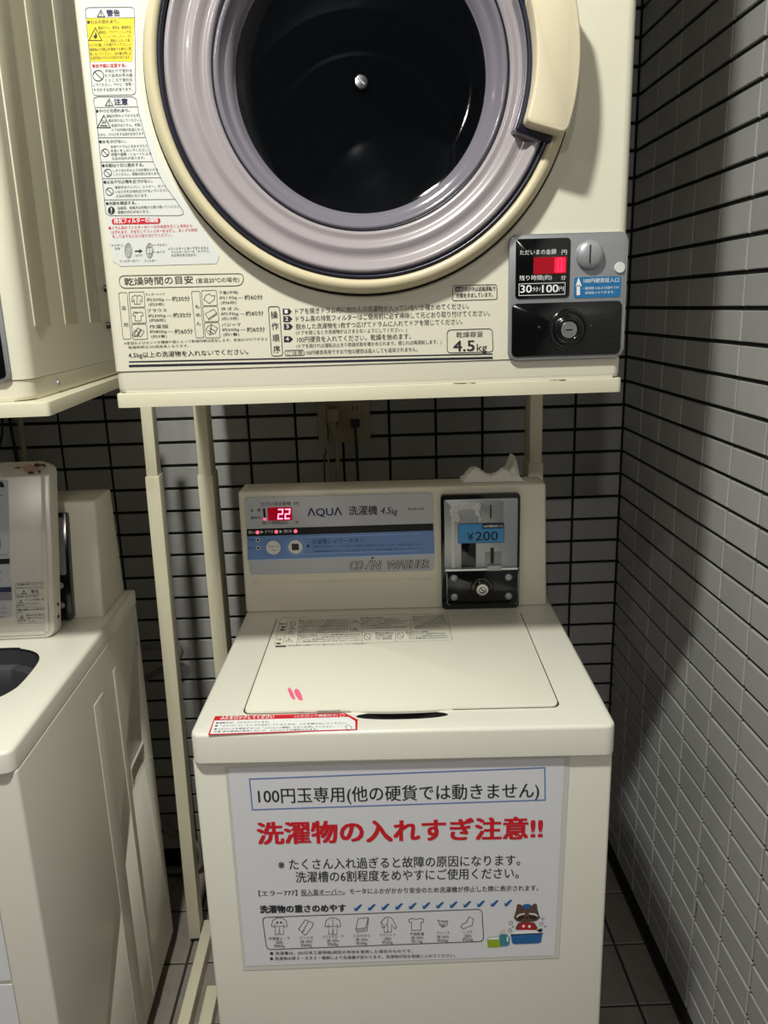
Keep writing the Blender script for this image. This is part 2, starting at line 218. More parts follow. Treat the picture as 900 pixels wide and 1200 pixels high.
  ('f',[(-0.10294,0.07821),(-0.09532,0.07798),(-0.09205,0.0745),(-0.09574,0.07088),(-0.10337,0.07111)],'K',1),
  ('t','3',-0.10072,-0.09724,0.07476,0.0044,'W',0.03,0,3),
  ('f',[(-0.10385,0.0633),(-0.0962,0.06306),(-0.09292,0.05955),(-0.09662,0.0559),(-0.10428,0.05614)],'K',1),
  ('t','4',-0.10162,-0.09813,0.05982,0.00443,'W',0.03,0,3),
  ('t','ドアを開きドラム内に他の人の洗濯物が入っていないか確かめてください。',-0.08823,0.12351,0.0926,0.00704,'K',0,0,2),
  ('t','ドラム奥の排気フィルターはご使用前に必ず掃除して元どおり取り付けてください。',-0.08806,0.14933,0.08351,0.00707,'K',0,0,2),
  ('t','脱水した洗濯物を1枚ずつ広げてドラムに入れてドアを閉じてください。',-0.08858,0.11576,0.07439,0.00677,'K',0,0,2),
  ('t','(ドアを閉じるとき洗濯物がはさまらないようにしてください。)',-0.08901,0.04709,0.06693,0.0051,'K',0,0,2),
  ('t','100円硬貨を入れてください。乾燥を始めます。',-0.08808,0.05181,0.05872,0.00716,'K',0,0,2),
  ('t','(ドアを開ければ運転は止まり乾燥状態を確かめられます。閉じれば再運転します。)',-0.08923,0.08961,0.05088,0.00514,'K',0,0,2),
  ('t','100円硬貨専用ですので他の硬貨は投入しても返却されません。',-0.07778,0.05992,0.04262,0.00551,'K',0,0,2),
  ('s',[(-0.10375,0.04412),(-0.10366,0.04502),(-0.10329,0.04566),(-0.10266,0.04604),(-0.10174,0.04617),(-0.08249,0.04614),(-0.08157,0.04601),(-0.08089,0.04563),(-0.08047,0.04498),(-0.08029,0.04408),(-0.08016,0.04165),(-0.08024,0.04074),(-0.08061,0.0401),(-0.08124,0.03971),(-0.08216,0.03959),(-0.10144,0.03962),(-0.10236,0.03975),(-0.10304,0.04013),(-0.10346,0.04078),(-0.10363,0.04168)],0.00063,1,'K',2),
  ('t','ご注意',-0.10158,-0.08197,0.04301,0.00516,'K',0,0,2),
  ('s',[(0.10407,0.11439),(0.1043,0.11555),(0.10485,0.11637),(0.10574,0.11687),(0.10696,0.11703),(0.15474,0.11684),(0.15596,0.11667),(0.15685,0.11617),(0.15741,0.11533),(0.15764,0.11417),(0.1582,0.10213),(0.15808,0.10095),(0.15759,0.10011),(0.15675,0.09961),(0.15554,0.09944),(0.10614,0.09938),(0.10493,0.09955),(0.10409,0.10005),(0.10361,0.10088),(0.10349,0.10205)],0.00069,1,'K',2),
  ('f',[(0.10695,0.11563),(0.11734,0.11566),(0.11731,0.11),(0.10691,0.10997)],'K',1),
  ('t','cd',0.10832,0.11594,0.11293,0.00399,'W',0.02,0,3),
  ('t','表示中は送風運転で',0.11801,0.15616,0.11232,0.00566,'K',0.02,0,2),
  ('t','衣類を冷ましています。',0.10827,0.15272,0.10526,0.00568,'K',0.02,0,2),
  ('s',[(0.09673,0.05995),(0.09706,0.06204),(0.09799,0.06354),(0.09953,0.06443),(0.10168,0.06473),(0.1473,0.06476),(0.14947,0.06447),(0.15105,0.06357),(0.15206,0.06207),(0.15248,0.05998),(0.1535,0.04136),(0.15331,0.03925),(0.15246,0.03774),(0.15096,0.03684),(0.14881,0.03655),(0.10145,0.03686),(0.09929,0.03718),(0.09776,0.0381),(0.09685,0.03962),(0.09656,0.04174)],0.00077,1,'K',2),
  ('t','乾燥容量',0.10796,0.14099,0.05858,0.00685,'K',0,0,2),
  ('t','4.5',0.10434,0.13043,0.04495,0.01275,'K',0.03,0,2),
  ('t','kg',0.13325,0.14597,0.04234,0.00898,'K',0,0,2),
 ],
 'coin': [
  ('t','ただいまの金額',0.18407,0.22778,0.15262,0.00584,'W',0,0,2),
  ('t','円',0.23438,0.24055,0.15161,0.00585,'W',0,0,2),
  ('t','残り時間(約)',0.18385,0.22314,0.1232,0.00593,'W',0,0,2),
  ('t','分',0.23434,0.24014,0.12234,0.00555,'W',0,0,2),
 ],
 'coinrate': [
  ('s',[(0.18352,0.11647),(0.23947,0.11645),(0.23943,0.1029),(0.1837,0.10292)],0.00062,1,'W',2),
  ('t','30',0.18526,0.19895,0.11046,0.00876,'W',0.03,0,2),
  ('t','分/',0.19979,0.21016,0.11004,0.00558,'W',0,0,2),
  ('t','100',0.21182,0.23134,0.11009,0.00877,'W',0.03,0,2),
  ('t','円',0.23219,0.238,0.1095,0.00518,'W',0,0,2),
 ],
 'coinblue': [
  ('s',[(0.25614,0.10121),(0.25577,0.1128)],0.00417,0,'W',2),
  ('f',[(0.25248,0.1117),(0.25567,0.12233),(0.25996,0.11188)],'W',2),
  ('t','100円硬貨投入口',0.26225,0.30503,0.11778,0.00556,'W',0.01,0,2),
  ('t','・連続投入および途中での',0.2613,0.30542,0.10905,0.00339,'W',0,0,2),
  ('t','追加投入もできます。',0.26439,0.30024,0.10377,0.0034,'W',0,0,2),
 ],
 'con': [
  ('f',[(-0.26463,0.15843),(0.06414,0.15993),(0.0648,0.14689),(-0.26561,0.14493)],'K0',1),
  ('f',[(-0.26519,0.14492),(0.0648,0.14689),(0.06547,0.10392),(-0.26713,0.10087)],'B',1),
  ('s',[(-0.26589,0.10039),(0.06546,0.10347)],0.0017,0,'LB',2),
  ('t','ΛQUΛ',-0.15566,-0.09562,0.18621,0.01418,'N',0.025,0,2),
  ('t','洗濯機',-0.0831,-0.03315,0.1868,0.01717,'K',0.02,0,2),
  ('t','4.5',-0.02819,-0.01072,0.18573,0.01159,'K',0.02,1,2),
  ('t','kg',-0.00911,0.00087,0.18349,0.01031,'K',0.015,1,2),
  ('t','MCW-C45',0.02091,0.04791,0.18697,0.00429,'K',0,0,2),
  ('t','ただいまの金額',-0.23636,-0.18389,0.20301,0.00684,'K',0,0,2),
  ('t','円',-0.17894,-0.17061,0.20229,0.00641,'K',0,0,2),
  ('t','残り時間(約)',-0.23705,-0.19095,0.16855,0.00693,'K',0,0,2),
  ('t','分',-0.17837,-0.17251,0.16869,0.00649,'K',0,0,2),
  ('t','金\u3000額',-0.2563,-0.23793,0.1924,0.00515,'K',0,0,2),
  ('t','運転中',-0.25729,-0.23803,0.17863,0.00518,'K',0,0,2),
  ('t','洗い',-0.26255,-0.24993,0.15227,0.00566,'W',0,0,2),
  ('t','▶',-0.24066,-0.23561,0.15255,0.00522,'W',0,0,2),
  ('t','すすぎ',-0.23307,-0.21794,0.15278,0.00566,'W',0,0,2),
  ('t','▶',-0.20703,-0.20199,0.15252,0.00522,'W',0,0,2),
  ('t','脱水',-0.19945,-0.18433,0.15275,0.00566,'W',0,0,2),
  ('t','予約',-0.2636,-0.25179,0.13786,0.00482,'K',0,0,2),
  ('t','給水',-0.26461,-0.25277,0.12382,0.00484,'K',0,0,2),
  ('t','洗濯槽シャワーボタン',-0.15182,-0.05841,0.13222,0.00964,'N',0,0,2),
  ('s',[(-0.16905,0.14057),(0.04087,0.14188)],0.00063,0,'LB',2),
  ('s',[(-0.16452,0.12333),(-0.16561,0.11791),(-0.16815,0.11306),(-0.17192,0.10924),(-0.17654,0.10685),(-0.18155,0.10612),(-0.18647,0.10712),(-0.1908,0.10975),(-0.19412,0.11375),(-0.1961,0.11873),(-0.19656,0.12419),(-0.19545,0.1296),(-0.19288,0.13443),(-0.18911,0.1382),(-0.18451,0.14057),(-0.17953,0.14129),(-0.17465,0.1403),(-0.17033,0.1377),(-0.16701,0.13373),(-0.16501,0.12878)],0.00063,1,'LB',2),
  ('s',[(-0.17076,0.10982),(0.0361,0.11088)],0.00063,0,'LB',2),
  ('f',[(-0.1615,0.12457),(-0.15624,0.12838),(-0.15666,0.12047)],'N',2),
  ('t','・運転停止中に押すと、シャワーが出て、洗濯槽内の洗剤残りなどを洗い流します。洗濯前にお使いください。',-0.15149,0.04682,0.12254,0.00396,'N',0,0,2),
  ('t','※運転開始後は使えません。シャワーは約20秒で止まります。洗濯中は洗濯槽に手を入れないでください。',-0.14855,0.04037,0.11408,0.00397,'N',0,0,2),
  ('t','CO',-0.08635,-0.0643,0.0858,0.01602,'K',0.085,1,2),
  ('f',[(-0.05948,0.07839),(-0.04958,0.09504),(-0.04578,0.09494),(-0.05567,0.07829)],'K',2),
  ('f',[(-0.04693,0.09852),(-0.04343,0.10197),(-0.04183,0.09927),(-0.04531,0.09626)],'K',2),
  ('f',[(-0.05774,0.07968),(-0.04963,0.09371),(-0.04793,0.09367),(-0.05562,0.07963)],'P',3),
  ('t','N',-0.04736,-0.03295,0.08565,0.01602,'K',0.085,1,2),
  ('t','WΛSHER',-0.02109,0.05508,0.08584,0.01601,'K',0.085,1,2),
  ('t','CO',-0.08635,-0.0643,0.0858,0.01602,'P',0.0,1,3),
  ('t','N',-0.04736,-0.03295,0.08565,0.01602,'P',0.0,1,3),
  ('t','WΛSHER',-0.02109,0.05508,0.08584,0.01601,'P',0.0,1,3),
 ],
 'btn': [
  ('t','スタート',-0.22905,-0.20959,0.12572,0.00506,'K',0.01,0,2),
  ('t','一時停止',-0.22663,-0.21202,0.1193,0.00296,'K',0,0,2),
 ],
 'price': [
  ('f',[(0.14911,0.15802),(0.14925,0.1587),(0.14957,0.15919),(0.15005,0.15948),(0.15072,0.15959),(0.18488,0.16009),(0.18553,0.16),(0.186,0.15972),(0.18629,0.15924),(0.18639,0.15856),(0.18644,0.15232),(0.18635,0.15164),(0.18607,0.15115),(0.18561,0.15086),(0.18495,0.15077),(0.15013,0.15085),(0.14948,0.15095),(0.14903,0.15124),(0.14878,0.15173),(0.14873,0.15241)],'N0',2),
  ('t','100円硬貨投入口',0.15132,0.18492,0.15515,0.00468,'W',0.01,0,3),
  ('t','¥',0.12305,0.13389,0.13714,0.01381,'N0',0.02,0,2),
  ('t','200',0.1372,0.17663,0.13739,0.01632,'N0',0.02,0,2),
 ],
 'notice': [
  ('s',[(-0.20479,0.71389),(0.18694,0.72148),(0.18848,0.67289),(-0.20407,0.6671)],0.00152,1,'B2',2),
  ('t','100円玉専用(他の硬貨では動きません)',-0.19497,0.18011,0.6878,0.02367,'K',0.012,0,2),
  ('t','洗濯物の入れすぎ注意!!',-0.1995,0.18532,0.62988,0.0344,'R',0.045,0,2),
  ('t','※ たくさん入れ過ぎると故障の原因になります。',-0.17479,0.15638,0.58004,0.0176,'K',0.01,0,2),
  ('t','洗濯槽の6割程度をめやすにご使用ください。',-0.152,0.15459,0.55938,0.01776,'K',0.01,0,2),
  ('t','【エラー777】',-0.20511,-0.15135,0.53404,0.0093,'K',0.01,0,2),
  ('t','投入量オーバー。モータにふかがかかり安全のため洗濯機が停止した際に表示されます。',-0.14605,0.18205,0.53457,0.00929,'K',0.01,0,2),
  ('s',[(-0.14637,0.52899),(-0.08627,0.53013)],0.00068,0,'K',2),
  ('t','洗濯物の重さのめやす',-0.20481,-0.08509,0.50779,0.01255,'K',0.05,0,2),
  ('f',[(-0.07337,0.50989),(-0.07194,0.50609),(-0.06481,0.51283),(-0.06167,0.51213),(-0.06944,0.50227),(-0.07314,0.50235)],'B3',1),
  ('f',[(-0.05435,0.51018),(-0.05289,0.50639),(-0.0458,0.51312),(-0.04266,0.51242),(-0.05038,0.50257),(-0.05408,0.50265)],'B3',1),
  ('f',[(-0.03533,0.51048),(-0.03386,0.50669),(-0.0268,0.51341),(-0.02366,0.51272),(-0.03133,0.50287),(-0.03503,0.50295)],'B3',1),
  ('f',[(-0.01633,0.51077),(-0.01484,0.50699),(-0.00782,0.51371),(-0.00467,0.51301),(-0.0123,0.50317),(-0.01599,0.50325)],'B3',1),
  ('f',[(0.00266,0.51107),(0.00417,0.50728),(0.01116,0.514),(0.0143,0.51331),(0.00672,0.50347),(0.00303,0.50355)],'B3',1),
  ('f',[(0.02164,0.51137),(0.02316,0.50758),(0.03012,0.5143),(0.03326,0.5136),(0.02573,0.50376),(0.02204,0.50385)],'B3',1),
  ('f',[(0.04061,0.51166),(0.04214,0.50788),(0.04906,0.51459),(0.05221,0.5139),(0.04473,0.50406),(0.04104,0.50414)],'B3',1),
  ('f',[(0.05956,0.51196),(0.06111,0.50817),(0.068,0.51488),(0.07115,0.51419),(0.06371,0.50436),(0.06002,0.50444)],'B3',1),
  ('f',[(0.0785,0.51225),(0.08006,0.50847),(0.08692,0.51518),(0.09007,0.51448),(0.08268,0.50466),(0.079,0.50474)],'B3',1),
  ('f',[(0.09743,0.51254),(0.09901,0.50876),(0.10583,0.51547),(0.10899,0.51478),(0.10164,0.50496),(0.09796,0.50504)],'B3',1),
  ('f',[(0.11635,0.51284),(0.11794,0.50906),(0.12473,0.51576),(0.12788,0.51507),(0.12059,0.50525),(0.1169,0.50533)],'B3',1),
  ('f',[(0.13525,0.51313),(0.13686,0.50936),(0.14362,0.51606),(0.14677,0.51536),(0.13952,0.50555),(0.13584,0.50563)],'B3',1),
  ('s',[(-0.20215,0.48697),(-0.20192,0.49028),(-0.20084,0.49266),(-0.19891,0.49412),(-0.19614,0.49465),(0.09796,0.5014),(0.10075,0.501),(0.10279,0.49963),(0.1041,0.49731),(0.10466,0.49402),(0.10663,0.45526),(0.1064,0.45189),(0.10533,0.44946),(0.1034,0.44797),(0.10063,0.44742),(-0.19331,0.44021),(-0.19616,0.44062),(-0.19826,0.44201),(-0.19959,0.44439),(-0.20016,0.44774)],0.00106,1,'K',2),
  ('t','作業服上・下',-0.19585,-0.16583,0.45867,0.00545,'K',0,0,2),
  ('t','(混紡)',-0.18662,-0.17588,0.45204,0.00547,'K',0,0,2),
  ('t','約800g',-0.18916,-0.17411,0.44596,0.00581,'K',0,0,2),
  ('t','ジーンズ',-0.1524,-0.13312,0.45927,0.00545,'K',0,0,2),
  ('t','(綿 100%)',-0.15169,-0.13453,0.45283,0.00546,'K',0,0,2),
  ('t','約600g',-0.15096,-0.13592,0.44669,0.0058,'K',0,0,2),
  ('t','パジャマ上・下',-0.12023,-0.09028,0.4601,0.00544,'K',0,0,2),
  ('t','(綿 100%)',-0.11412,-0.09698,0.45354,0.00546,'K',0,0,2),
  ('t','約500g',-0.11334,-0.09833,0.44741,0.0058,'K',0,0,2),
  ('t','バスタオル',-0.07636,-0.05285,0.46079,0.00544,'K',0,0,2),
  ('t','(綿 100%)',-0.0734,-0.05628,0.45432,0.00545,'K',0,0,2),
  ('t','約300g',-0.07256,-0.05756,0.44819,0.00579,'K',0,0,2),
  ('t','ワイシャツ',-0.03948,-0.01707,0.46147,0.00543,'K',0,0,2),
  ('t','(混紡)',-0.03381,-0.02312,0.45494,0.00545,'K',0,0,2),
  ('t','約200g',-0.03613,-0.02114,0.44889,0.00579,'K',0,0,2),
  ('t','半袖肌着',0.00321,0.02345,0.46223,0.00543,'K',0,0,2),
  ('t','(綿 100%)',0.00467,0.02175,0.4558,0.00544,'K',0,0,2),
  ('t','約110g',0.00561,0.02057,0.44968,0.00578,'K',0,0,2),
  ('t','ブリーフ',0.04051,0.0586,0.46289,0.00542,'K',0,0,2),
  ('t','(綿 100%)',0.04096,0.05801,0.45649,0.00544,'K',0,0,2),
  ('t','約50g',0.04195,0.05689,0.45038,0.00578,'K',0,0,2),
  ('t','くつ下',0.07829,0.09105,0.4635,0.00542,'K',0,0,2),
  ('t','(混紡)',0.07932,0.08997,0.45709,0.00544,'K',0,0,2),
  ('t','約50g',0.07717,0.09209,0.45105,0.00577,'K',0,0,2),
  ('s',[(-0.18217,0.49342),(-0.18828,0.48938),(-0.19068,0.47966),(-0.18666,0.47817),(-0.18513,0.48373),(-0.1863,0.46552),(-0.18136,0.46541),(-0.17962,0.47801),(-0.17948,0.46537),(-0.17454,0.46526),(-0.17342,0.48347),(-0.17259,0.47786),(-0.1684,0.47917),(-0.16957,0.48897),(-0.17516,0.49327)],0.00074,1,'K',2),
  ('s',[(-0.18491,0.47889),(-0.17421,0.47929)],0.00069,0,'K',2),
  ('f',[(-0.18332,0.48712),(-0.18066,0.48706),(-0.18086,0.48389),(-0.18352,0.48395)],'K',2),
  ('f',[(-0.178,0.487),(-0.17534,0.48694),(-0.17553,0.48377),(-0.17819,0.48383)],'K',2),
  ('s',[(-0.14234,0.48963),(-0.13165,0.48357),(-0.13317,0.47776),(-0.14377,0.46331),(-0.14844,0.46782),(-0.14452,0.47214),(-0.14836,0.46929),(-0.15302,0.4738)],0.00074,1,'K',2),
  ('s',[(-0.13808,0.48675),(-0.14636,0.47167)],0.00069,0,'K',2),
  ('s',[(-0.10731,0.49177),(-0.11335,0.48773),(-0.11557,0.478),(-0.11154,0.47652),(-0.1101,0.48208),(-0.11096,0.46387),(-0.10603,0.46376),(-0.10451,0.47636),(-0.10415,0.46372),(-0.09922,0.46361),(-0.09841,0.48182),(-0.09748,0.47621),(-0.09333,0.47752),(-0.09466,0.48731),(-0.10031,0.49161)],0.00074,1,'K',2),
  ('s',[(-0.1039,0.4898),(-0.10442,0.47839)],0.00069,0,'K',2),
  ('s',[(-0.1098,0.47724),(-0.09913,0.47764)],0.00069,0,'K',2),
  ('s',[(-0.06832,0.48989),(-0.05427,0.49097),(-0.05836,0.47433),(-0.07251,0.47184)],0.00074,1,'K',2),
  ('s',[(-0.07272,0.47197),(-0.07078,0.46683),(-0.05684,0.46907),(-0.05399,0.48996)],0.00075,0,'K',2),
  ('s',[(-0.07069,0.46938),(-0.05779,0.47228)],0.00064,0,'K',2),
  ('s',[(-0.02987,0.49119),(-0.03712,0.483),(-0.03508,0.47318),(-0.03265,0.47593),(-0.03294,0.46612),(-0.0224,0.46589),(-0.02205,0.47849),(-0.01756,0.4714),(-0.01515,0.47414),(-0.02062,0.48821),(-0.02405,0.49106)],0.00074,1,'K',2),
  ('s',[(-0.02749,0.48937),(-0.0276,0.46652)],0.00069,0,'K',2),
  ('s',[(-0.03511,0.48258),(-0.03217,0.47426),(-0.0288,0.48054)],0.00069,0,'K',2),
  ('s',[(0.00832,0.48839),(0.00273,0.48719),(0.00262,0.48188),(0.00596,0.4818),(0.00568,0.46847),(0.01908,0.46817),(0.01932,0.48151),(0.02266,0.48143),(0.02275,0.48674),(0.01722,0.48819),(0.01273,0.4863)],0.00074,1,'K',2),
  ('s',[(0.04301,0.48465),(0.04977,0.48248),(0.05656,0.48334),(0.05564,0.47627),(0.04966,0.47234),(0.04462,0.47753)],0.00074,1,'K',2),
  ('s',[(0.04552,0.48207),(0.04861,0.47376)],0.00069,0,'K',2),
  ('s',[(0.05401,0.48251),(0.04967,0.4731)],0.00069,0,'K',2),
  ('s',[(0.04978,0.48387),(0.04967,0.47374)],0.00058,0,'K',2),
  ('s',[(0.08675,0.48943),(0.09277,0.4857),(0.09075,0.47493),(0.07863,0.46916),(0.07461,0.47287),(0.07665,0.47644),(0.0827,0.47992)],0.00074,1,'K',2),
  ('t','● 洗濯量は、JIS(日本工業規格)規定の布地を使用した場合のものです。',-0.1959,0.00635,0.43348,0.00584,'K',0.01,0,2),
  ('t','● 洗濯物の厚さ・大きさ・種類により洗濯量が変わります。洗濯物が回る程度に入れてください。',-0.1965,0.06739,0.42437,0.00586,'K',0.01,0,2),
  ('f',[(0.15152,0.49705),(0.15315,0.50827),(0.15729,0.50818),(0.16266,0.50455),(0.17329,0.50572),(0.17736,0.50914),(0.18058,0.50766),(0.18168,0.4992),(0.18551,0.48498),(0.18086,0.48011),(0.17494,0.47882),(0.15829,0.47847),(0.15231,0.48074),(0.14869,0.48579)],'BR',1),
  ('f',[(0.16033,0.50249),(0.16144,0.50739),(0.16615,0.50869),(0.17088,0.50816),(0.17452,0.50288),(0.16982,0.50087),(0.1639,0.501)],'B3',2),
  ('f',[(0.15222,0.48855),(0.15573,0.49201),(0.16341,0.49396),(0.16404,0.4914),(0.15696,0.48915),(0.15344,0.48597)],'CR',2),
  ('f',[(0.17017,0.49381),(0.17825,0.49292),(0.18186,0.49002),(0.18251,0.48674),(0.17831,0.48939),(0.16998,0.49127)],'CR',2),
  ('f',[(0.15287,0.484),(0.15697,0.48844),(0.16346,0.49042),(0.16354,0.48546),(0.15705,0.48206),(0.15408,0.4817)],'DB',2),
  ('f',[(0.16999,0.49028),(0.17712,0.48941),(0.18134,0.48578),(0.17963,0.48227),(0.17367,0.48311),(0.16982,0.48603)],'DB',2),
  ('f',[(0.16876,0.48563),(0.16841,0.48464),(0.16747,0.48404),(0.1663,0.48407),(0.16534,0.48471),(0.16496,0.48572),(0.16531,0.48671),(0.16625,0.4873),(0.16742,0.48728),(0.16838,0.48664)],'DB',3),
  ('f',[(0.15127,0.46864),(0.15474,0.47713),(0.16542,0.47903),(0.17734,0.47734),(0.18225,0.46939),(0.18114,0.46513),(0.1525,0.46576)],'BR',1),
  ('f',[(0.15488,0.4657),(0.15596,0.47497),(0.16544,0.47761),(0.17618,0.47594),(0.17993,0.46587)],'RD',2),
  ('f',[(0.16457,0.47192),(0.16401,0.47022),(0.16258,0.46954),(0.16114,0.47028),(0.16052,0.47201),(0.16109,0.47371),(0.16251,0.47439),(0.16395,0.47365)],'W',3),
  ('f',[(0.17292,0.47131),(0.17236,0.46961),(0.17094,0.46893),(0.16949,0.46967),(0.16887,0.4714),(0.16944,0.4731),(0.17086,0.47378),(0.1723,0.47304)],'W',3),
  ('f',[(0.14602,0.45801),(0.14896,0.46225),(0.16563,0.46547),(0.18115,0.46441),(0.18662,0.45928),(0.18725,0.45783)],'W',3),
  ('f',[(0.14483,0.45732),(0.18902,0.45894),(0.18751,0.44486),(0.18276,0.4428),(0.15039,0.44206),(0.14676,0.4443)],'B3',4),
  ('f',[(0.14483,0.45732),(0.19021,0.45891),(0.19018,0.46035),(0.14481,0.45904)],'DB',5),
  ('f',[(0.18055,0.46443),(0.18705,0.46786),(0.18946,0.46638),(0.18834,0.46282),(0.18479,0.46147)],'DB',4),
  ('s',[(0.14723,0.47772),(0.14679,0.47622),(0.14561,0.47532),(0.14414,0.47535),(0.14294,0.47631),(0.14247,0.47783),(0.14291,0.47932),(0.14409,0.48023),(0.14556,0.4802),(0.14676,0.47924)],0.0006,1,'K',2),
  ('s',[(0.1463,0.46518),(0.14586,0.46367),(0.14467,0.46276),(0.1432,0.46279),(0.14199,0.46375),(0.14152,0.46528),(0.14196,0.46679),(0.14315,0.4677),(0.14462,0.46766),(0.14582,0.4667)],0.0006,1,'K',2),
  ('s',[(0.18987,0.47536),(0.18945,0.47386),(0.18827,0.47295),(0.1868,0.47299),(0.18559,0.47395),(0.18511,0.47546),(0.18553,0.47696),(0.1867,0.47787),(0.18817,0.47783),(0.18938,0.47688)],0.0006,1,'K',2),
  ('s',[(0.19089,0.48344),(0.19057,0.48232),(0.1897,0.48164),(0.18859,0.48167),(0.18769,0.48238),(0.18732,0.48352),(0.18764,0.48464),(0.18852,0.48531),(0.18962,0.48529),(0.19052,0.48457)],0.00059,1,'K',2),
  ('s',[(0.14885,0.47127),(0.14868,0.47067),(0.1482,0.47031),(0.14761,0.47032),(0.14713,0.4707),(0.14694,0.47131),(0.14712,0.47191),(0.14759,0.47227),(0.14818,0.47226),(0.14866,0.47188)],0.0006,1,'K',2),
  ('s',[(0.1939,0.47056),(0.19373,0.46996),(0.19326,0.4696),(0.19267,0.46961),(0.19219,0.47),(0.19199,0.47061),(0.19216,0.47121),(0.19263,0.47157),(0.19322,0.47156),(0.1937,0.47117)],0.0006,1,'K',2),
  ('f',[(0.11195,0.45012),(0.13232,0.45039),(0.13362,0.43735),(0.11259,0.43664)],'GN',1),
  ('f',[(0.11195,0.45012),(0.11433,0.45439),(0.1281,0.45481),(0.13112,0.45042)],'W',1),
  ('s',[(0.11195,0.45012),(0.11433,0.45439),(0.1275,0.45482)],0.0006,0,'K',2),
  ('f',[(0.12809,0.45625),(0.13106,0.45906),(0.13943,0.45887),(0.14368,0.45303),(0.14319,0.44149),(0.13962,0.43867),(0.13061,0.43886)],'T',2),
  ('f',[(0.13923,0.45456),(0.14187,0.45451),(0.14134,0.44659),(0.13955,0.44663)],'W',3),
  ('f',[(0.12925,0.46053),(0.13041,0.46624),(0.13577,0.46755),(0.1376,0.46322),(0.13644,0.45894)],'CR',1),
 ],
 'lid': [
  ('s',[(-0.20953,0.38481),(-0.0861,0.39121)],0.00041,0,'K',2),
  ('s',[(-0.20442,0.31136),(0.08496,0.31928)],0.00039,0,'K',2),
  ('s',[(-0.19546,0.37709),(-0.19011,0.26813)],0.0004,0,'K',2),
  ('s',[(-0.17446,0.38099),(-0.16737,0.26682)],0.00041,0,'K',2),
  ('s',[(-0.20931,0.38322),(-0.20356,0.2689)],0.00041,0,'K',2),
  ('s',[(-0.20306,0.26798),(-0.06079,0.27185)],0.00037,0,'K',2),
  ('s',[(-0.17955,0.35906),(-0.17937,0.35439),(-0.17994,0.35049),(-0.18117,0.34795),(-0.18288,0.34714),(-0.1848,0.34818),(-0.18666,0.35091),(-0.18818,0.35494),(-0.18912,0.35966),(-0.18933,0.36437),(-0.18878,0.36835),(-0.18755,0.37096),(-0.18582,0.3718),(-0.18386,0.37073),(-0.18198,0.36792),(-0.18047,0.36382)],0.0008,1,'K',2),
  ('s',[(-0.18874,0.36826),(-0.17998,0.35058)],0.0008,0,'K',2),
  ('s',[(-0.18485,0.34727),(-0.17741,0.3339),(-0.18916,0.33462)],0.00079,1,'K',2),
  ('s',[(-0.18379,0.3433),(-0.18482,0.33923),(-0.18304,0.34003),(-0.18394,0.33584)],0.00079,0,'K',2),
  ('s',[(-0.18407,0.32794),(-0.17662,0.31398),(-0.1882,0.31468)],0.00078,1,'K',2),
  ('s',[(-0.18353,0.32356),(-0.1829,0.31838)],0.00101,0,'K',2),
  ('s',[(-0.18274,0.31703),(-0.1826,0.31595)],0.00101,0,'K',2),
  ('s',[(-0.18344,0.29646),(-0.17606,0.2822),(-0.18737,0.28286)],0.00076,1,'K',2),
  ('s',[(-0.18289,0.29197),(-0.18223,0.28668)],0.00099,0,'K',2),
  ('s',[(-0.18206,0.28529),(-0.18192,0.28419)],0.00098,0,'K',2),
  ('f',[(-0.20266,0.34837),(-0.19573,0.34794),(-0.19548,0.34144),(-0.20238,0.34186)],'K',2),
  ('f',[(-0.20269,0.33693),(-0.19621,0.33653),(-0.19583,0.32915),(-0.20247,0.32955)],'K',2),
  ('f',[(-0.20165,0.27914),(-0.19493,0.27921),(-0.19445,0.27286),(-0.20157,0.27327)],'K',2),
  ('f',[(-0.20143,0.26699),(-0.1844,0.2669),(-0.18408,0.26156),(-0.20142,0.26167)],'K',2),
  ('t','警告',-0.20701,-0.19652,0.35875,0.00821,'K',0,0,2),
  ('t','注意',-0.20237,-0.19521,0.29247,0.00746,'K',0,0,2),
  ('t','運転中はふたを開けないでください。脱水槽が完全に止まるまで手',-0.17589,-0.08915,0.3722,0.00575,'K',0.01,0,2),
  ('t','転中はふたを開けないでください。脱水槽が完全に止まるまで手を',-0.17141,-0.08874,0.36418,0.00569,'K',0.01,0,2),
  ('t','中はふたを開けないでください。脱水槽が完全に止まるまで手を入',-0.17091,-0.08831,0.35598,0.00562,'K',0.01,0,2),
  ('t','はふたを開けないでください。脱水槽が完全に止まるまで手を入れ',-0.1704,-0.08789,0.34788,0.00556,'K',0.01,0,2),
  ('t','ふたを開けないでください。脱水槽が完全に止まるまで手を入れな',-0.17294,-0.08761,0.34253,0.00552,'K',0.01,0,2),
  ('t','たを開けないでください。脱水槽が完全に止まるまで手を入れない',-0.16919,-0.08714,0.3334,0.00544,'K',0.01,0,2),
  ('t','を開けないでください。脱水槽が完全に止まるまで手を入れないで',-0.1691,-0.08673,0.32557,0.00538,'K',0.01,0,2),
  ('t','開けないでください。脱水槽が完全に止まるまで手を入れないでく',-0.16867,-0.08635,0.31829,0.00533,'K',0.01,0,2),
  ('t','運転中はふたを開けないでください。脱水槽が完全に止まるまで手を入',-0.16848,-0.06578,0.30636,0.00571,'K',0.01,0,2),
  ('t','たを開けないでください。脱水槽が完全に止まるまで手を入れないでく',-0.16791,-0.06433,0.29787,0.00564,'K',0.01,0,2),
  ('t','いでください。脱水槽が完全に止まるまで手を入れないでください。',-0.16734,-0.06402,0.28949,0.00557,'K',0.01,0,2),
  ('t','い。脱水槽が完全に止まるまで手を入れないでください。',-0.16678,-0.06297,0.2812,0.0055,'K',0.01,0,2),
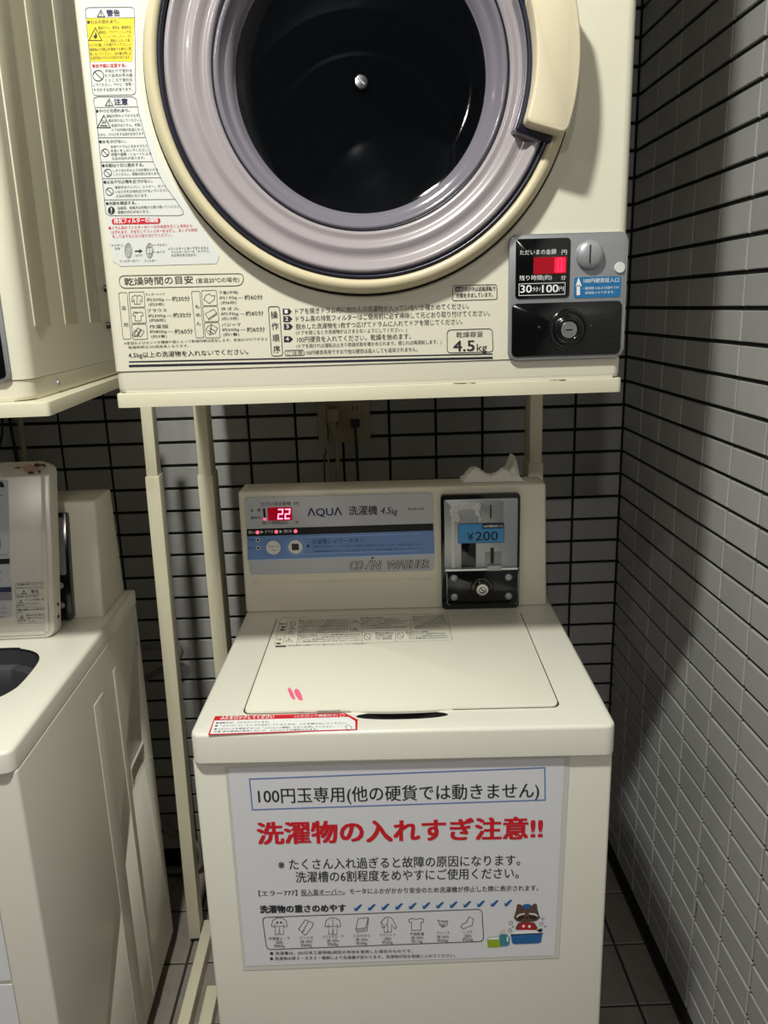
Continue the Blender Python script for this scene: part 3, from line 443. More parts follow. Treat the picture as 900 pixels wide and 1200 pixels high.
  ('t','お願い 給水栓を開けてから硬貨を入れてください。洗剤は入れすぎないでください。タオルケットや毛布は洗えません。',-0.18154,-0.05322,0.26629,0.00449,'K',0,0,2),
  ('s',[(-0.08724,0.39369),(0.08493,0.38598)],0.00044,0,'K',2),
  ('s',[(-0.08657,0.38041),(-0.08265,0.32265)],0.00044,0,'K',2),
  ('s',[(-0.08356,0.32009),(0.08659,0.31967)],0.00042,0,'K',2),
  ('s',[(0.01963,0.37986),(0.01947,0.32062)],0.00043,0,'K',2),
  ('s',[(0.08493,0.38598),(0.08517,0.27296)],0.00043,0,'K',2),
  ('s',[(-0.06273,0.31882),(-0.06102,0.26976)],0.00042,0,'K',2),
  ('s',[(-0.0067,0.31907),(-0.00656,0.27245)],0.00042,0,'K',2),
  ('s',[(-0.08104,0.26947),(0.08517,0.27296)],0.0004,0,'K',2),
  ('s',[(-0.07637,0.37012),(-0.06933,0.3552),(-0.08216,0.35601)],0.00087,1,'K',2),
  ('s',[(-0.07553,0.3657),(-0.07701,0.36115),(-0.07499,0.36204),(-0.07633,0.35736)],0.00086,0,'K',2),
  ('s',[(-0.07592,0.33551),(-0.06906,0.3213),(-0.08158,0.32206)],0.00084,1,'K',2),
  ('f',[(-0.07574,0.33133),(-0.07408,0.32778),(-0.07371,0.32501),(-0.07539,0.32333),(-0.07723,0.32522),(-0.07708,0.32755),(-0.07595,0.32748)],'K',2),
  ('s',[(-0.04802,0.29479),(-0.0483,0.2898),(-0.04934,0.28564),(-0.05097,0.28293),(-0.05296,0.28207),(-0.05501,0.28317),(-0.0568,0.28608),(-0.05808,0.29038),(-0.05865,0.29542),(-0.05841,0.30046),(-0.05739,0.30471),(-0.05574,0.30751),(-0.05371,0.3084),(-0.05163,0.30726),(-0.04982,0.30426),(-0.04855,0.29987)],0.00082,1,'K',2),
  ('s',[(-0.05734,0.30461),(-0.04938,0.28573)],0.00083,0,'K',2),
  ('s',[(0.00664,0.2966),(0.00616,0.29159),(0.00495,0.28743),(0.00321,0.28471),(0.00119,0.28384),(-0.00081,0.28495),(-0.00249,0.28787),(-0.0036,0.29217),(-0.00397,0.29723),(-0.00352,0.30228),(-0.00233,0.30653),(-0.00057,0.30934),(0.00149,0.31024),(0.00353,0.30909),(0.00522,0.30608),(0.00631,0.30169)],0.00082,1,'K',2),
  ('s',[(-0.00229,0.30644),(0.00492,0.28752)],0.00082,0,'K',2),
  ('t','運転中はふたを開けないでください。脱水槽が完全に止ま',-0.06779,-0.02798,0.37692,0.00626,'K',0.01,0,2),
  ('t','中はふたを開けないでください。脱水槽が完全に止まるま',-0.06747,3e-05,0.36843,0.00619,'K',0.01,0,2),
  ('t','ふたを開けないでください。脱水槽が完全に止まるまで手',-0.06714,0.01488,0.35949,0.00611,'K',0.01,0,2),
  ('t','を開けないでください。脱水槽が完全に止まるまで手を入',-0.06681,0.00621,0.35065,0.00604,'K',0.01,0,2),
  ('t','けないでください。脱水槽が完全に止まるまで手を入れな',-0.06649,-0.015,0.34192,0.00596,'K',0.01,0,2),
  ('t','いでください。脱水槽が完全に止まるまで手を入れないで',-0.06403,0.01222,0.33211,0.00588,'K',0.01,0,2),
  ('t','運転中はふたを開けないでください。脱水槽が完',0.02346,0.08002,0.37733,0.00626,'K',0.01,0,2),
  ('t','はふたを開けないでください。脱水槽が完全に止',0.02322,0.0805,0.36828,0.00618,'K',0.01,0,2),
  ('t','を開けないでください。脱水槽が完全に止まるま',0.02383,0.08097,0.35929,0.0061,'K',0.01,0,2),
  ('t','ないでください。脱水槽が完全に止まるまで手を',0.02402,0.08143,0.35044,0.00603,'K',0.01,0,2),
  ('t','ください。脱水槽が完全に止まるまで手を入れな',0.02423,0.08091,0.34278,0.00596,'K',0.01,0,2),
  ('t','い。脱水槽が完全に止まるまで手を入れないでく',0.02441,0.06881,0.33413,0.00589,'K',0.01,0,2),
  ('t','水槽が完全に止まるまで手を入れないでください',0.02462,0.07045,0.32665,0.00583,'K',0.01,0,2),
  ('t','運転中はふたを開けないで',-0.04053,-0.00964,0.30864,0.0062,'K',0.01,0,2),
  ('t','ふたを開けないでください',-0.03997,-0.01049,0.3004,0.00612,'K',0.01,0,2),
  ('t','けないでください。脱水槽',-0.03983,-0.01295,0.29279,0.00606,'K',0.01,0,2),
  ('t','ください。脱水槽が完全に',-0.03968,-0.01195,0.28526,0.00599,'K',0.01,0,2),
  ('t','転中はふたを開けないでください。脱水槽が完全に',0.00973,0.04884,0.30974,0.0062,'K',0.01,0,2),
  ('t','たを開けないでください。脱水槽が完全に止まるま',0.01081,0.07503,0.30144,0.00613,'K',0.01,0,2),
  ('t','ないでください。脱水槽が完全に止まるまで手を入',0.01512,0.07851,0.29255,0.00605,'K',0.01,0,2),
  ('t','ださい。脱水槽が完全に止まるまで手を入れないで',0.01533,0.07914,0.284,0.00597,'K',0.01,0,2),
 ],
 'lidmark': [
  ('f',[(-0.16306,0.11484),(-0.16049,0.12057),(-0.15591,0.10984),(-0.15073,0.09361),(-0.14807,0.08455),(-0.15102,0.08248),(-0.15585,0.09161)],'PK',1),
  ('f',[(-0.1529,0.10738),(-0.15125,0.11659),(-0.14633,0.11169),(-0.14099,0.09766),(-0.13741,0.08184),(-0.14051,0.07868),(-0.14499,0.08552),(-0.15019,0.09811)],'PK',1),
  ('s',[(-0.11502,0.04787),(-0.08321,0.04845)],0.00177,0,'K',2),
  ('s',[(-0.14077,0.04702),(-0.132,0.04713)],0.00076,0,'K',2),
 ],
 'lidfront': [
 ],
 'deck': [
  ('f',[(-0.25345,0.04739),(-0.07709,0.04849),(-0.05877,0.02978),(-0.05818,0.00306),(-0.25207,-0.00161)],'R',1),
  ('f',[(-0.25187,0.03541),(-0.07149,0.03723),(-0.06206,0.02603),(-0.06067,0.00503),(-0.24976,0.00105)],'W',2),
  ('t','ふたをロックしてください',-0.24487,-0.17222,0.04251,0.01005,'W',0.03,0,3),
  ('t','(ふたロック機能付き)',-0.1447,-0.08624,0.04251,0.00652,'W',0.01,0,3),
  ('s',[(-0.07722,0.04197),(-0.07796,0.03953),(-0.08002,0.03861),(-0.08219,0.03972),(-0.08323,0.04224),(-0.0825,0.04468),(-0.08043,0.04562),(-0.07824,0.04449)],0.00075,1,'W',3),
  ('t','●運転中は、ふたをロックします。',-0.24798,-0.17671,0.02889,0.0049,'K',0.02,0,3),
  ('t','●「ふたロック」ランプが点灯しているときは、ふたを開けないでください。',-0.24781,-0.07311,0.02117,0.00483,'K',0.02,0,3),
  ('t','●ふたロックを解除するには「ふたロック解除」ボタンを押してください・・・・',-0.24704,-0.07389,0.01306,0.00476,'K',0.02,0,3),
  ('t','注意 途中硬貨は使用しないで、ふたロックは解除されます。',-0.24659,-0.10952,0.00648,0.0047,'K',0.02,0,3),
  ('s',[(-0.07229,0.006),(-0.07384,0.01218),(-0.07166,0.01683),(-0.06834,0.01383),(-0.06574,0.01041),(-0.06613,0.0034),(-0.07088,0.00221)],0.00061,1,'K',3),
 ],
 'lwlid': [
  ('s',[(0.14636,0.08673),(0.14649,0.08764),(0.14688,0.08828),(0.14752,0.08866),(0.14842,0.08877),(0.19418,0.08795),(0.19508,0.08781),(0.19572,0.0874),(0.1961,0.08675),(0.19623,0.08584),(0.19622,0.08307),(0.19609,0.08216),(0.19571,0.08152),(0.19506,0.08113),(0.19417,0.08101),(0.14839,0.08136),(0.1475,0.0815),(0.14686,0.08189),(0.14648,0.08254),(0.14635,0.08345)],0.00038,1,'K',2),
  ('t','洗濯機の使いかたについて',0.14885,0.19464,0.08576,0.00328,'K',0,0,2),
  ('s',[(0.14653,0.07861),(0.1466,0.07921),(0.14683,0.07963),(0.14725,0.07988),(0.14784,0.07995),(0.19547,0.07858),(0.19607,0.07848),(0.19651,0.07821),(0.19679,0.07777),(0.19691,0.07716),(0.19967,0.02347),(0.19961,0.02287),(0.19938,0.02245),(0.19897,0.0222),(0.19837,0.02213),(0.14995,0.02327),(0.14935,0.02337),(0.14891,0.02364),(0.14864,0.02407),(0.14853,0.02468)],0.00038,1,'K',2),
  ('s',[(0.14674,0.0703),(0.19725,0.06884)],0.00034,0,'K',2),
  ('s',[(0.14756,0.04955),(0.19806,0.04807)],0.00034,0,'K',2),
  ('s',[(0.15987,0.07648),(0.16347,0.07045),(0.15597,0.07077)],0.00068,1,'K',2),
  ('s',[(0.15982,0.0746),(0.15976,0.07237)],0.00089,0,'K',2),
  ('s',[(0.15975,0.07179),(0.15973,0.07132)],0.00089,0,'K',2),
  ('t','警告',0.1714,0.18405,0.07357,0.00587,'K',0.02,0,2),
  ('t','感電のおそれあり',0.14869,0.18317,0.06642,0.00345,'K',0.02,0,2),
  ('s',[(0.15469,0.06116),(0.1599,0.05161),(0.14899,0.05208)],0.00077,1,'K',2),
  ('s',[(0.15516,0.05834),(0.15367,0.05542),(0.15543,0.056),(0.15404,0.05298)],0.00077,0,'K',2),
  ('t','アースを確実に取付',0.1615,0.19566,0.06052,0.00345,'K',0,0,2),
  ('t','けてください。',0.16167,0.18592,0.0543,0.00345,'K',0,0,2),
  ('t','感電や漏電による火災のおそれ',0.14915,0.19558,0.045,0.00345,'K',0.02,0,2),
  ('t','あり',0.15006,0.15654,0.04082,0.0031,'K',0,0,2),
  ('s',[(0.15573,0.03592),(0.16094,0.02638),(0.15004,0.02686)],0.00077,1,'K',2),
  ('s',[(0.1562,0.0331),(0.15471,0.03019),(0.15647,0.03076),(0.15508,0.02775)],0.00077,0,'K',2),
  ('t','湿気の多い場所に',0.16255,0.19328,0.03579,0.00345,'K',0,0,2),
  ('t','は据え付けないで',0.16276,0.19349,0.03096,0.00345,'K',0,0,2),
  ('t','ください。',0.16331,0.18003,0.02576,0.00344,'K',0,0,2),
 ],
 'lwsheet': [
  ('f',[(0.12586,0.25445),(0.13015,0.2538),(0.13289,0.24857),(0.1328,0.24492),(0.12562,0.2452)],'K0',2),
  ('f',[(0.12266,0.1287),(0.13842,0.12854),(0.13821,0.12031),(0.12244,0.11999)],'K0',2),
  ('f',[(0.12149,0.08277),(0.14011,0.08294),(0.13989,0.07425),(0.12128,0.07456)],'N',2),
  ('f',[(0.12127,0.07407),(0.14035,0.07374),(0.1405,0.06117),(0.12095,0.06152)],'G2',2),
  ('t','ごと',0.12466,0.12706,0.20751,0.00389,'K',0,0,2),
  ('t','ください',0.12283,0.13477,0.13524,0.00387,'K',0,0,2),
  ('t','ない',0.12211,0.12592,0.10693,0.00387,'K',0,0,2),
  ('t','です',0.12181,0.12467,0.09533,0.00387,'K',0,0,2),
  ('t','にします',0.12117,0.13214,0.07021,0.00386,'K',0,0,2),
  ('t','ご使用ください',0.12101,0.13532,0.06394,0.00386,'K',0,0,2),
  ('t','してくだ',0.12063,0.13064,0.04898,0.00386,'K',0,0,2),
  ('t','ください',0.12045,0.13189,0.04175,0.00386,'K',0,0,2),
  ('t','ません',0.12026,0.12837,0.03452,0.00386,'K',0,0,2),
  ('f',[(0.12935,0.2319),(0.12898,0.23106),(0.12813,0.23073),(0.12729,0.23112),(0.12696,0.23199),(0.12734,0.23284),(0.12819,0.23316),(0.12903,0.23278)],'K',2),
  ('f',[(0.12346,0.16019),(0.12489,0.16013),(0.12452,0.14559),(0.12306,0.14444)],'G',2),
 ],
}


# ------------------------------------------------------------------ materials
def lin(c):
    return tuple((x / 12.92 if x <= 0.04045 else ((x + 0.055) / 1.055) ** 2.4) for x in [v / 255.0 for v in c])
MATS = {}
def mat(name, rgb, rough=0.5, metal=0.0, var=0.0, scale=8.0, bump=0.0, bscale=60.0, coat=0.0, emit=None, estr=0.0, spec=0.5, trans=0.0, alpha=1.0, rvar=0.0):
    if name in MATS: return MATS[name]
    m = bpy.data.materials.new(name); m.use_nodes = True
    nt = m.node_tree; b = nt.nodes['Principled BSDF']
    col = lin(rgb) + (1,)
    b.inputs['Base Color'].default_value = col
    b.inputs['Roughness'].default_value = rough
    b.inputs['Metallic'].default_value = metal
    b.inputs['Specular IOR Level'].default_value = spec
    b.inputs['Coat Weight'].default_value = coat
    b.inputs['Coat Roughness'].default_value = 0.08
    b.inputs['Transmission Weight'].default_value = trans
    b.inputs['Alpha'].default_value = alpha
    if emit:
        b.inputs['Emission Color'].default_value = lin(emit) + (1,)
        b.inputs['Emission Strength'].default_value = estr
    tc = None
    def coords():
        nonlocal tc
        if tc is None: tc = nt.nodes.new('ShaderNodeTexCoord')
        return tc.outputs['Object']
    if var > 0 or rvar > 0:
        n = nt.nodes.new('ShaderNodeTexNoise'); n.inputs['Scale'].default_value = scale; n.inputs['Detail'].default_value = 5
        nt.links.new(coords(), n.inputs['Vector'])
        if var > 0:
            r = nt.nodes.new('ShaderNodeValToRGB')
            r.color_ramp.interpolation = 'EASE'; r.color_ramp.elements[0].position = 0.2; r.color_ramp.elements[1].position = 0.8
            r.color_ramp.elements[0].color = tuple(x * (1 - var) for x in col[:3]) + (1,)
            r.color_ramp.elements[1].color = tuple(min(1, x * (1 + var * 0.6)) for x in col[:3]) + (1,)
            nt.links.new(n.outputs['Fac'], r.inputs['Fac']); nt.links.new(r.outputs['Color'], b.inputs['Base Color'])
        if rvar > 0:
            mr = nt.nodes.new('ShaderNodeMapRange')
            mr.inputs['To Min'].default_value = rough - rvar; mr.inputs['To Max'].default_value = rough + rvar
            nt.links.new(n.outputs['Fac'], mr.inputs['Value']); nt.links.new(mr.outputs['Result'], b.inputs['Roughness'])
    if bump > 0:
        n2 = nt.nodes.new('ShaderNodeTexNoise'); n2.inputs['Scale'].default_value = bscale; n2.inputs['Detail'].default_value = 3
        nt.links.new(coords(), n2.inputs['Vector'])
        bp = nt.nodes.new('ShaderNodeBump'); bp.inputs['Strength'].default_value = bump; bp.inputs['Distance'].default_value = 0.002
        nt.links.new(n2.outputs['Fac'], bp.inputs['Height']); nt.links.new(bp.outputs['Normal'], b.inputs['Normal'])
    MATS[name] = m
    return m
CREAM = mat('cream_enamel', (227, 222, 204), 0.30, var=0.03, scale=3)
CREAM2 = mat('cream_plastic', (223, 217, 200), 0.38, var=0.03, scale=4)
WASHW = mat('white_enamel', (228, 225, 213), 0.28, var=0.02, scale=3)
LIDW = mat('lid_plastic', (232, 229, 214), 0.36, var=0.02, scale=5)
STANDM = mat('stand_enamel', (216, 209, 186), 0.36, var=0.05, scale=6)
GREYW = mat('aged_white_enamel', (214, 209, 198), 0.25, var=0.03, scale=3)
HANDLE = mat('yellowed_plastic', (224, 211, 184), 0.33, var=0.03, scale=9)
RING = mat('ring_plastic', (203, 191, 160), 0.3, var=0.04, scale=9)
GASKET = mat('navy_rubber', (22, 22, 40), 0.3)
SEAM = mat('gap_shade', (38, 33, 27), 0.8)  # painted shade for the gaps around door and lid
BOWL = mat('lilac_clear_plastic', (158, 149, 154), 0.24, coat=0.3, var=0.04, scale=4)
RIMM = mat('smoky_rim_plastic', (120, 115, 126), 0.12, coat=0.6)
DRUM = mat('dark_drum_steel', (150, 154, 160), 0.28, metal=0.6)
STEEL = mat('brushed_steel', (172, 174, 180), 0.36, metal=0.45, var=0.05, scale=20)
SILVER = mat('silver_plastic', (150, 152, 156), 0.4, metal=0.35, var=0.04, scale=30)
CHROME = mat('chrome', (205, 205, 208), 0.18, metal=1.0)
BLACK = mat('black_gloss_plastic', (12, 12, 14), 0.16, coat=0.3)
BLACKM = mat('black_matte_plastic', (20, 20, 21), 0.5)
BLUE = mat('blue_sticker', (32, 112, 168), 0.4)
BLUE2 = mat('light_blue_sticker', (62, 140, 196), 0.4)
NAVY = mat('navy_edge', (26, 44, 86), 0.4)
REDLENS = mat('red_display_lens', (110, 4, 18), 0.2, emit=(230, 8, 40), estr=0.28)
DIGIT = mat('lit_red_digit', (255, 60, 90), 0.3, emit=(255, 40, 80), estr=2.2)
DIGITW = mat('lit_pink_digit', (255, 150, 180), 0.3, emit=(255, 130, 165), estr=2.6)
LED = mat('lit_pink_led', (255, 90, 120), 0.3, emit=(255, 95, 120), estr=1.4)
OVERLAY = mat('console_overlay', (186, 187, 194), 0.34)
PAPER = mat('laminated_paper', (220, 220, 226), 0.34, var=0.015, scale=3, bump=0.05, bscale=9)
STICK = mat('white_sticker', (218, 218, 216), 0.35)
TISSUE = mat('tissue_paper', (232, 230, 224), 0.9)
TUB = mat('dark_tub_plastic', (62, 62, 66), 0.4)
TUBD = mat('painted_shade_plastic', (34, 34, 36), 0.45)  # dark colour stands in for the shade inside recesses
GROUT = mat('dark_grout', (20, 19, 18), 0.95, bump=0.4, bscale=300)
GROUTF = mat('floor_grout', (44, 40, 38), 0.9)
TILES = [mat('grey_glazed_tile', (168, 167, 167), 0.34, var=0.05, scale=14, bump=0.04, bscale=22),
         mat('grey_glazed_tile_light', (173, 172, 171), 0.30, var=0.05, scale=14, bump=0.04, bscale=22),
         mat('grey_glazed_tile_dark', (162, 161, 161), 0.38, var=0.05, scale=14, bump=0.04, bscale=22)]
FTILE = mat('grey_floor_stone', (138, 130, 124), 0.5, var=0.14, scale=30, bump=0.3, bscale=120)
PLAST = mat('ivory_socket_plastic', (170, 158, 138), 0.45)
CORDG = mat('black_cord', (16, 16, 16), 0.5)
CORDW = mat('ivory_cord', (170, 156, 136), 0.5)
CORDE = mat('green_cord', (24, 84, 62), 0.5)
HOSE = mat('grey_hose', (128, 128, 126), 0.45)
RUST = mat('rust', (96, 58, 38), 0.9, var=0.3, scale=200)
PRIMER = mat('bare_primer', (196, 160, 140), 0.7, var=0.1, scale=80)
CEILM = mat('ceiling_paint', (205, 203, 196), 0.9)
FILM = mat('clear_film', (240, 240, 235), 0.15, alpha=0.55, coat=0.5)
LAMPM = mat('lamp_lens', (255, 245, 225), 0.4, emit=(255, 240, 214), estr=6.0)
FELT = mat('pink_marker_ink', (246, 110, 150), 0.6)
GLASS = mat('tinted_window_glass', (10, 12, 16), 0.04, alpha=0.42)
INK = {'K': mat('ink_black', (40, 39, 46), 0.5), 'K0': mat('ink_solid_black', (14, 14, 18), 0.3), 'N2': mat('ink_blue_black', (26, 28, 50), 0.5), 'N': mat('ink_navy', (28, 32, 82), 0.5), 'N0': mat('ink_deep_navy', (8, 18, 48), 0.5),
       'R': mat('ink_red', (205, 24, 40), 0.45), 'W': mat('ink_white', (238, 238, 240), 0.45), 'WS': STICK, 'Y': mat('ink_yellow', (228, 206, 44), 0.45),
       'B': mat('ink_blue', (104, 136, 192), 0.4), 'LB': mat('ink_pale_blue', (170, 196, 236), 0.4), 'B2': mat('ink_frame_blue', (84, 122, 186), 0.5), 'B3': mat('ink_picture_blue', (32, 96, 156), 0.5),
       'BR': mat('ink_brown', (92, 68, 60), 0.5), 'DB': mat('ink_dark_brown', (36, 26, 24), 0.5), 'CR': mat('ink_cream', (214, 204, 190), 0.5), 'RD': mat('ink_deep_red', (176, 22, 26), 0.5),
       'GN': mat('ink_green', (150, 172, 36), 0.5), 'T': mat('ink_teal', (58, 132, 150), 0.5), 'PK': FELT, 'G': mat('ink_grey', (110, 110, 112), 0.5), 'G2': mat('ink_mid_grey', (130, 130, 138), 0.5),
       'P': mat('ink_silver', (196, 196, 192), 0.4)}

# ------------------------------------------------------------------ mesh helpers
def obj(name, bm, m, parent=None, smooth=False, angle=None):
    me = bpy.data.meshes.new(name)
    bmesh.ops.recalc_face_normals(bm, faces=bm.faces)
    bm.to_mesh(me); bm.free()
    for x in (m if isinstance(m, (list, tuple)) else [m]): me.materials.append(x)
    if smooth:
        for p in me.polygons: p.use_smooth = True
        if angle: me.set_sharp_from_angle(angle=math.radians(angle))
    o = bpy.data.objects.new(name, me); C.objects.link(o)
    if parent: o.parent = parent
    return o
def bx(bm, x0, x1, y0, y1, z0, z1, mi=0):
    vs = [bm.verts.new(p) for p in ((x0, y0, z0), (x1, y0, z0), (x1, y1, z0), (x0, y1, z0), (x0, y0, z1), (x1, y0, z1), (x1, y1, z1), (x0, y1, z1))]
    for q in ((0, 3, 2, 1), (4, 5, 6, 7), (0, 1, 5, 4), (1, 2, 6, 5), (2, 3, 7, 6), (3, 0, 4, 7)):
        f = bm.faces.new([vs[i] for i in q]); f.material_index = mi
    return vs
def bevel(bm, r, seg=2, edges=None):
    bmesh.ops.bevel(bm, geom=edges or bm.edges[:], offset=r, segments=seg, affect='EDGES', profile=0.5, clamp_overlap=True)
def rbox(x0, x1, y0, y1, z0, z1, r=0.003, seg=2):
    bm = bmesh.new(); bx(bm, x0, x1, y0, y1, z0, z1)
    if r: bevel(bm, r, seg)
    return bm
def box_part(name, dims, m, parent, r=0.003, seg=2):
    return obj(name, rbox(*dims, r=r, seg=seg), m, parent, smooth=r > 0, angle=40)
def rrect(x0, x1, z0, z1, r, n=5):
    out = []
    for cx, cz, a in ((x1 - r, z1 - r, 0), (x0 + r, z1 - r, 90), (x0 + r, z0 + r, 180), (x1 - r, z0 + r, 270)):
        for k in range(n + 1):
            t = math.radians(a + 90 * k / n); out.append((cx + r * math.cos(t), cz + r * math.sin(t)))
    return out
def prism_y(pts, y0, y1, ch=0.0):
    """polygon in xz extruded from y1 (back) to y0 (front), optional chamfer on the front edge"""
    bm = bmesh.new()
    a = [bm.verts.new((x, y1, z)) for x, z in pts]; b = [bm.verts.new((x, y0, z)) for x, z in pts]
    n = len(pts)
    for i in range(n): bm.faces.new((a[i], a[(i + 1) % n], b[(i + 1) % n], b[i]))
    bm.faces.new(a[::-1]); f = bm.faces.new(b)
    if ch: bevel(bm, ch, 2, [e for e in f.edges])
    return bm
def prism_z(pts, z0, z1, ch=0.0, seg=2):
    bm = bmesh.new()
    a = [bm.verts.new((x, y, z0)) for x, y in pts]; b = [bm.verts.new((x, y, z1)) for x, y in pts]
    n = len(pts)
    for i in range(n): bm.faces.new((a[i], a[(i + 1) % n], b[(i + 1) % n], b[i]))
    bm.faces.new(a[::-1]); f = bm.faces.new(b)
    if ch: bevel(bm, ch, seg, [e for e in f.edges])
    return bm
def plate(name, x0, x1, z0, z1, r, y0, y1, m, parent, ch=0.0008):
    return obj(name, prism_y(rrect(x0, x1, z0, z1, r), y0, y1, ch), m, parent, smooth=True, angle=35)
def lathe_y(prof, cx=0, cz=0, n=96, a0=0, a1=2 * PI, cap=False):
    """profile of (radius, y) turned about the axis along y"""
    bm = bmesh.new(); full = abs(a1 - a0 - 2 * PI) < 1e-6
    m = n if full else n + 1; rings = []
    for r, y in prof:
        if r < 1e-6: rings.append([bm.verts.new((cx, y, cz))]); continue
        rings.append([bm.verts.new((cx + r * math.cos(a0 + (a1 - a0) * i / n), y, cz + r * math.sin(a0 + (a1 - a0) * i / n))) for i in range(m)])
    for A, B in zip(rings, rings[1:]):
        for i in range(n):
            j = (i + 1) % m
            if len(A) == 1 and len(B) == 1: continue
            if len(A) == 1: bm.faces.new((A[0], B[j], B[i]))
            elif len(B) == 1: bm.faces.new((A[i], A[j], B[0]))
            else: bm.faces.new((A[i], A[j], B[j], B[i]))
    if cap and not full:
        for k in (0, -1):
            try: bm.faces.new([R[k] for R in rings])
            except Exception: pass
    return bm
def tube(pts, r, seg=8, caps=True, smooth_n=6):
    P = [Vector(p) for p in pts]
    if smooth_n and len(P) > 2:
        Q = []
        for i in range(len(P) - 1):
            p0 = P[max(i - 1, 0)]; p1 = P[i]; p2 = P[i + 1]; p3 = P[min(i + 2, len(P) - 1)]
            for k in range(smooth_n):
                t = k / smooth_n
                Q.append(0.5 * ((2 * p1) + (-p0 + p2) * t + (2 * p0 - 5 * p1 + 4 * p2 - p3) * t * t + (-p0 + 3 * p1 - 3 * p2 + p3) * t ** 3))
        Q.append(P[-1]); P = Q
    bm = bmesh.new(); rings = []
    d = (P[1] - P[0]).normalized(); up = Vector((0, 0, 1)) if abs(d.z) < 0.9 else Vector((1, 0, 0))
    side = d.cross(up).normalized()
    for i, p in enumerate(P):
        d = (P[min(i + 1, len(P) - 1)] - P[max(i - 1, 0)]).normalized()
        side = (side - d * side.dot(d)).normalized(); u2 = d.cross(side)
        rings.append([bm.verts.new(p + (side * math.cos(2 * PI * k / seg) + u2 * math.sin(2 * PI * k / seg)) * r) for k in range(seg)])
    for A, B in zip(rings, rings[1:]):
        for k in range(seg): bm.faces.new((A[k], A[(k + 1) % seg], B[(k + 1) % seg], B[k]))
    if caps: bm.faces.new(rings[0][::-1]); bm.faces.new(rings[-1])
    return bm
def disc_y(name, cx, cz, r, y0, y1, m, parent, dome=0.0, n=28):
    prof = [(r, y1), (r, y0 + min(0.0006, (y1 - y0) * .3)), (r * .94, y0)]
    if dome: prof = [(r, y1), (r * .98, y1 - dome * .3), (r * .82, y1 - dome * .7), (r * .5, y1 - dome * .93), (0, y1 - dome)]
    else: prof.append((0, y0))
    return obj(name, lathe_y(prof, cx, cz, n), m, parent, smooth=True, angle=40)
def empty(name, label, cat, loc=(0, 0, 0), rz=0.0, group=None):
    o = bpy.data.objects.new(name, None); C.objects.link(o); o.location = loc; o.rotation_euler = (0, 0, rz)
    o.empty_display_size = 0.05; o['label'] = label; o['category'] = cat
    if group: o['group'] = group
    return o
def tag(o, label, cat, group=None):
    o['label'] = label; o['category'] = cat
    if group: o['group'] = group
    return o
def boolean_cut(o, cutter):
    md = o.modifiers.new('cut', 'BOOLEAN'); md.operation = 'DIFFERENCE'; md.object = cutter; md.solver = 'EXACT'
    bpy.context.view_layer.update()
    dg = bpy.context.evaluated_depsgraph_get()
    me = bpy.data.meshes.new_from_object(o.evaluated_get(dg), depsgraph=dg)
    o.modifiers.clear(); o.data = me
    bpy.data.objects.remove(cutter)

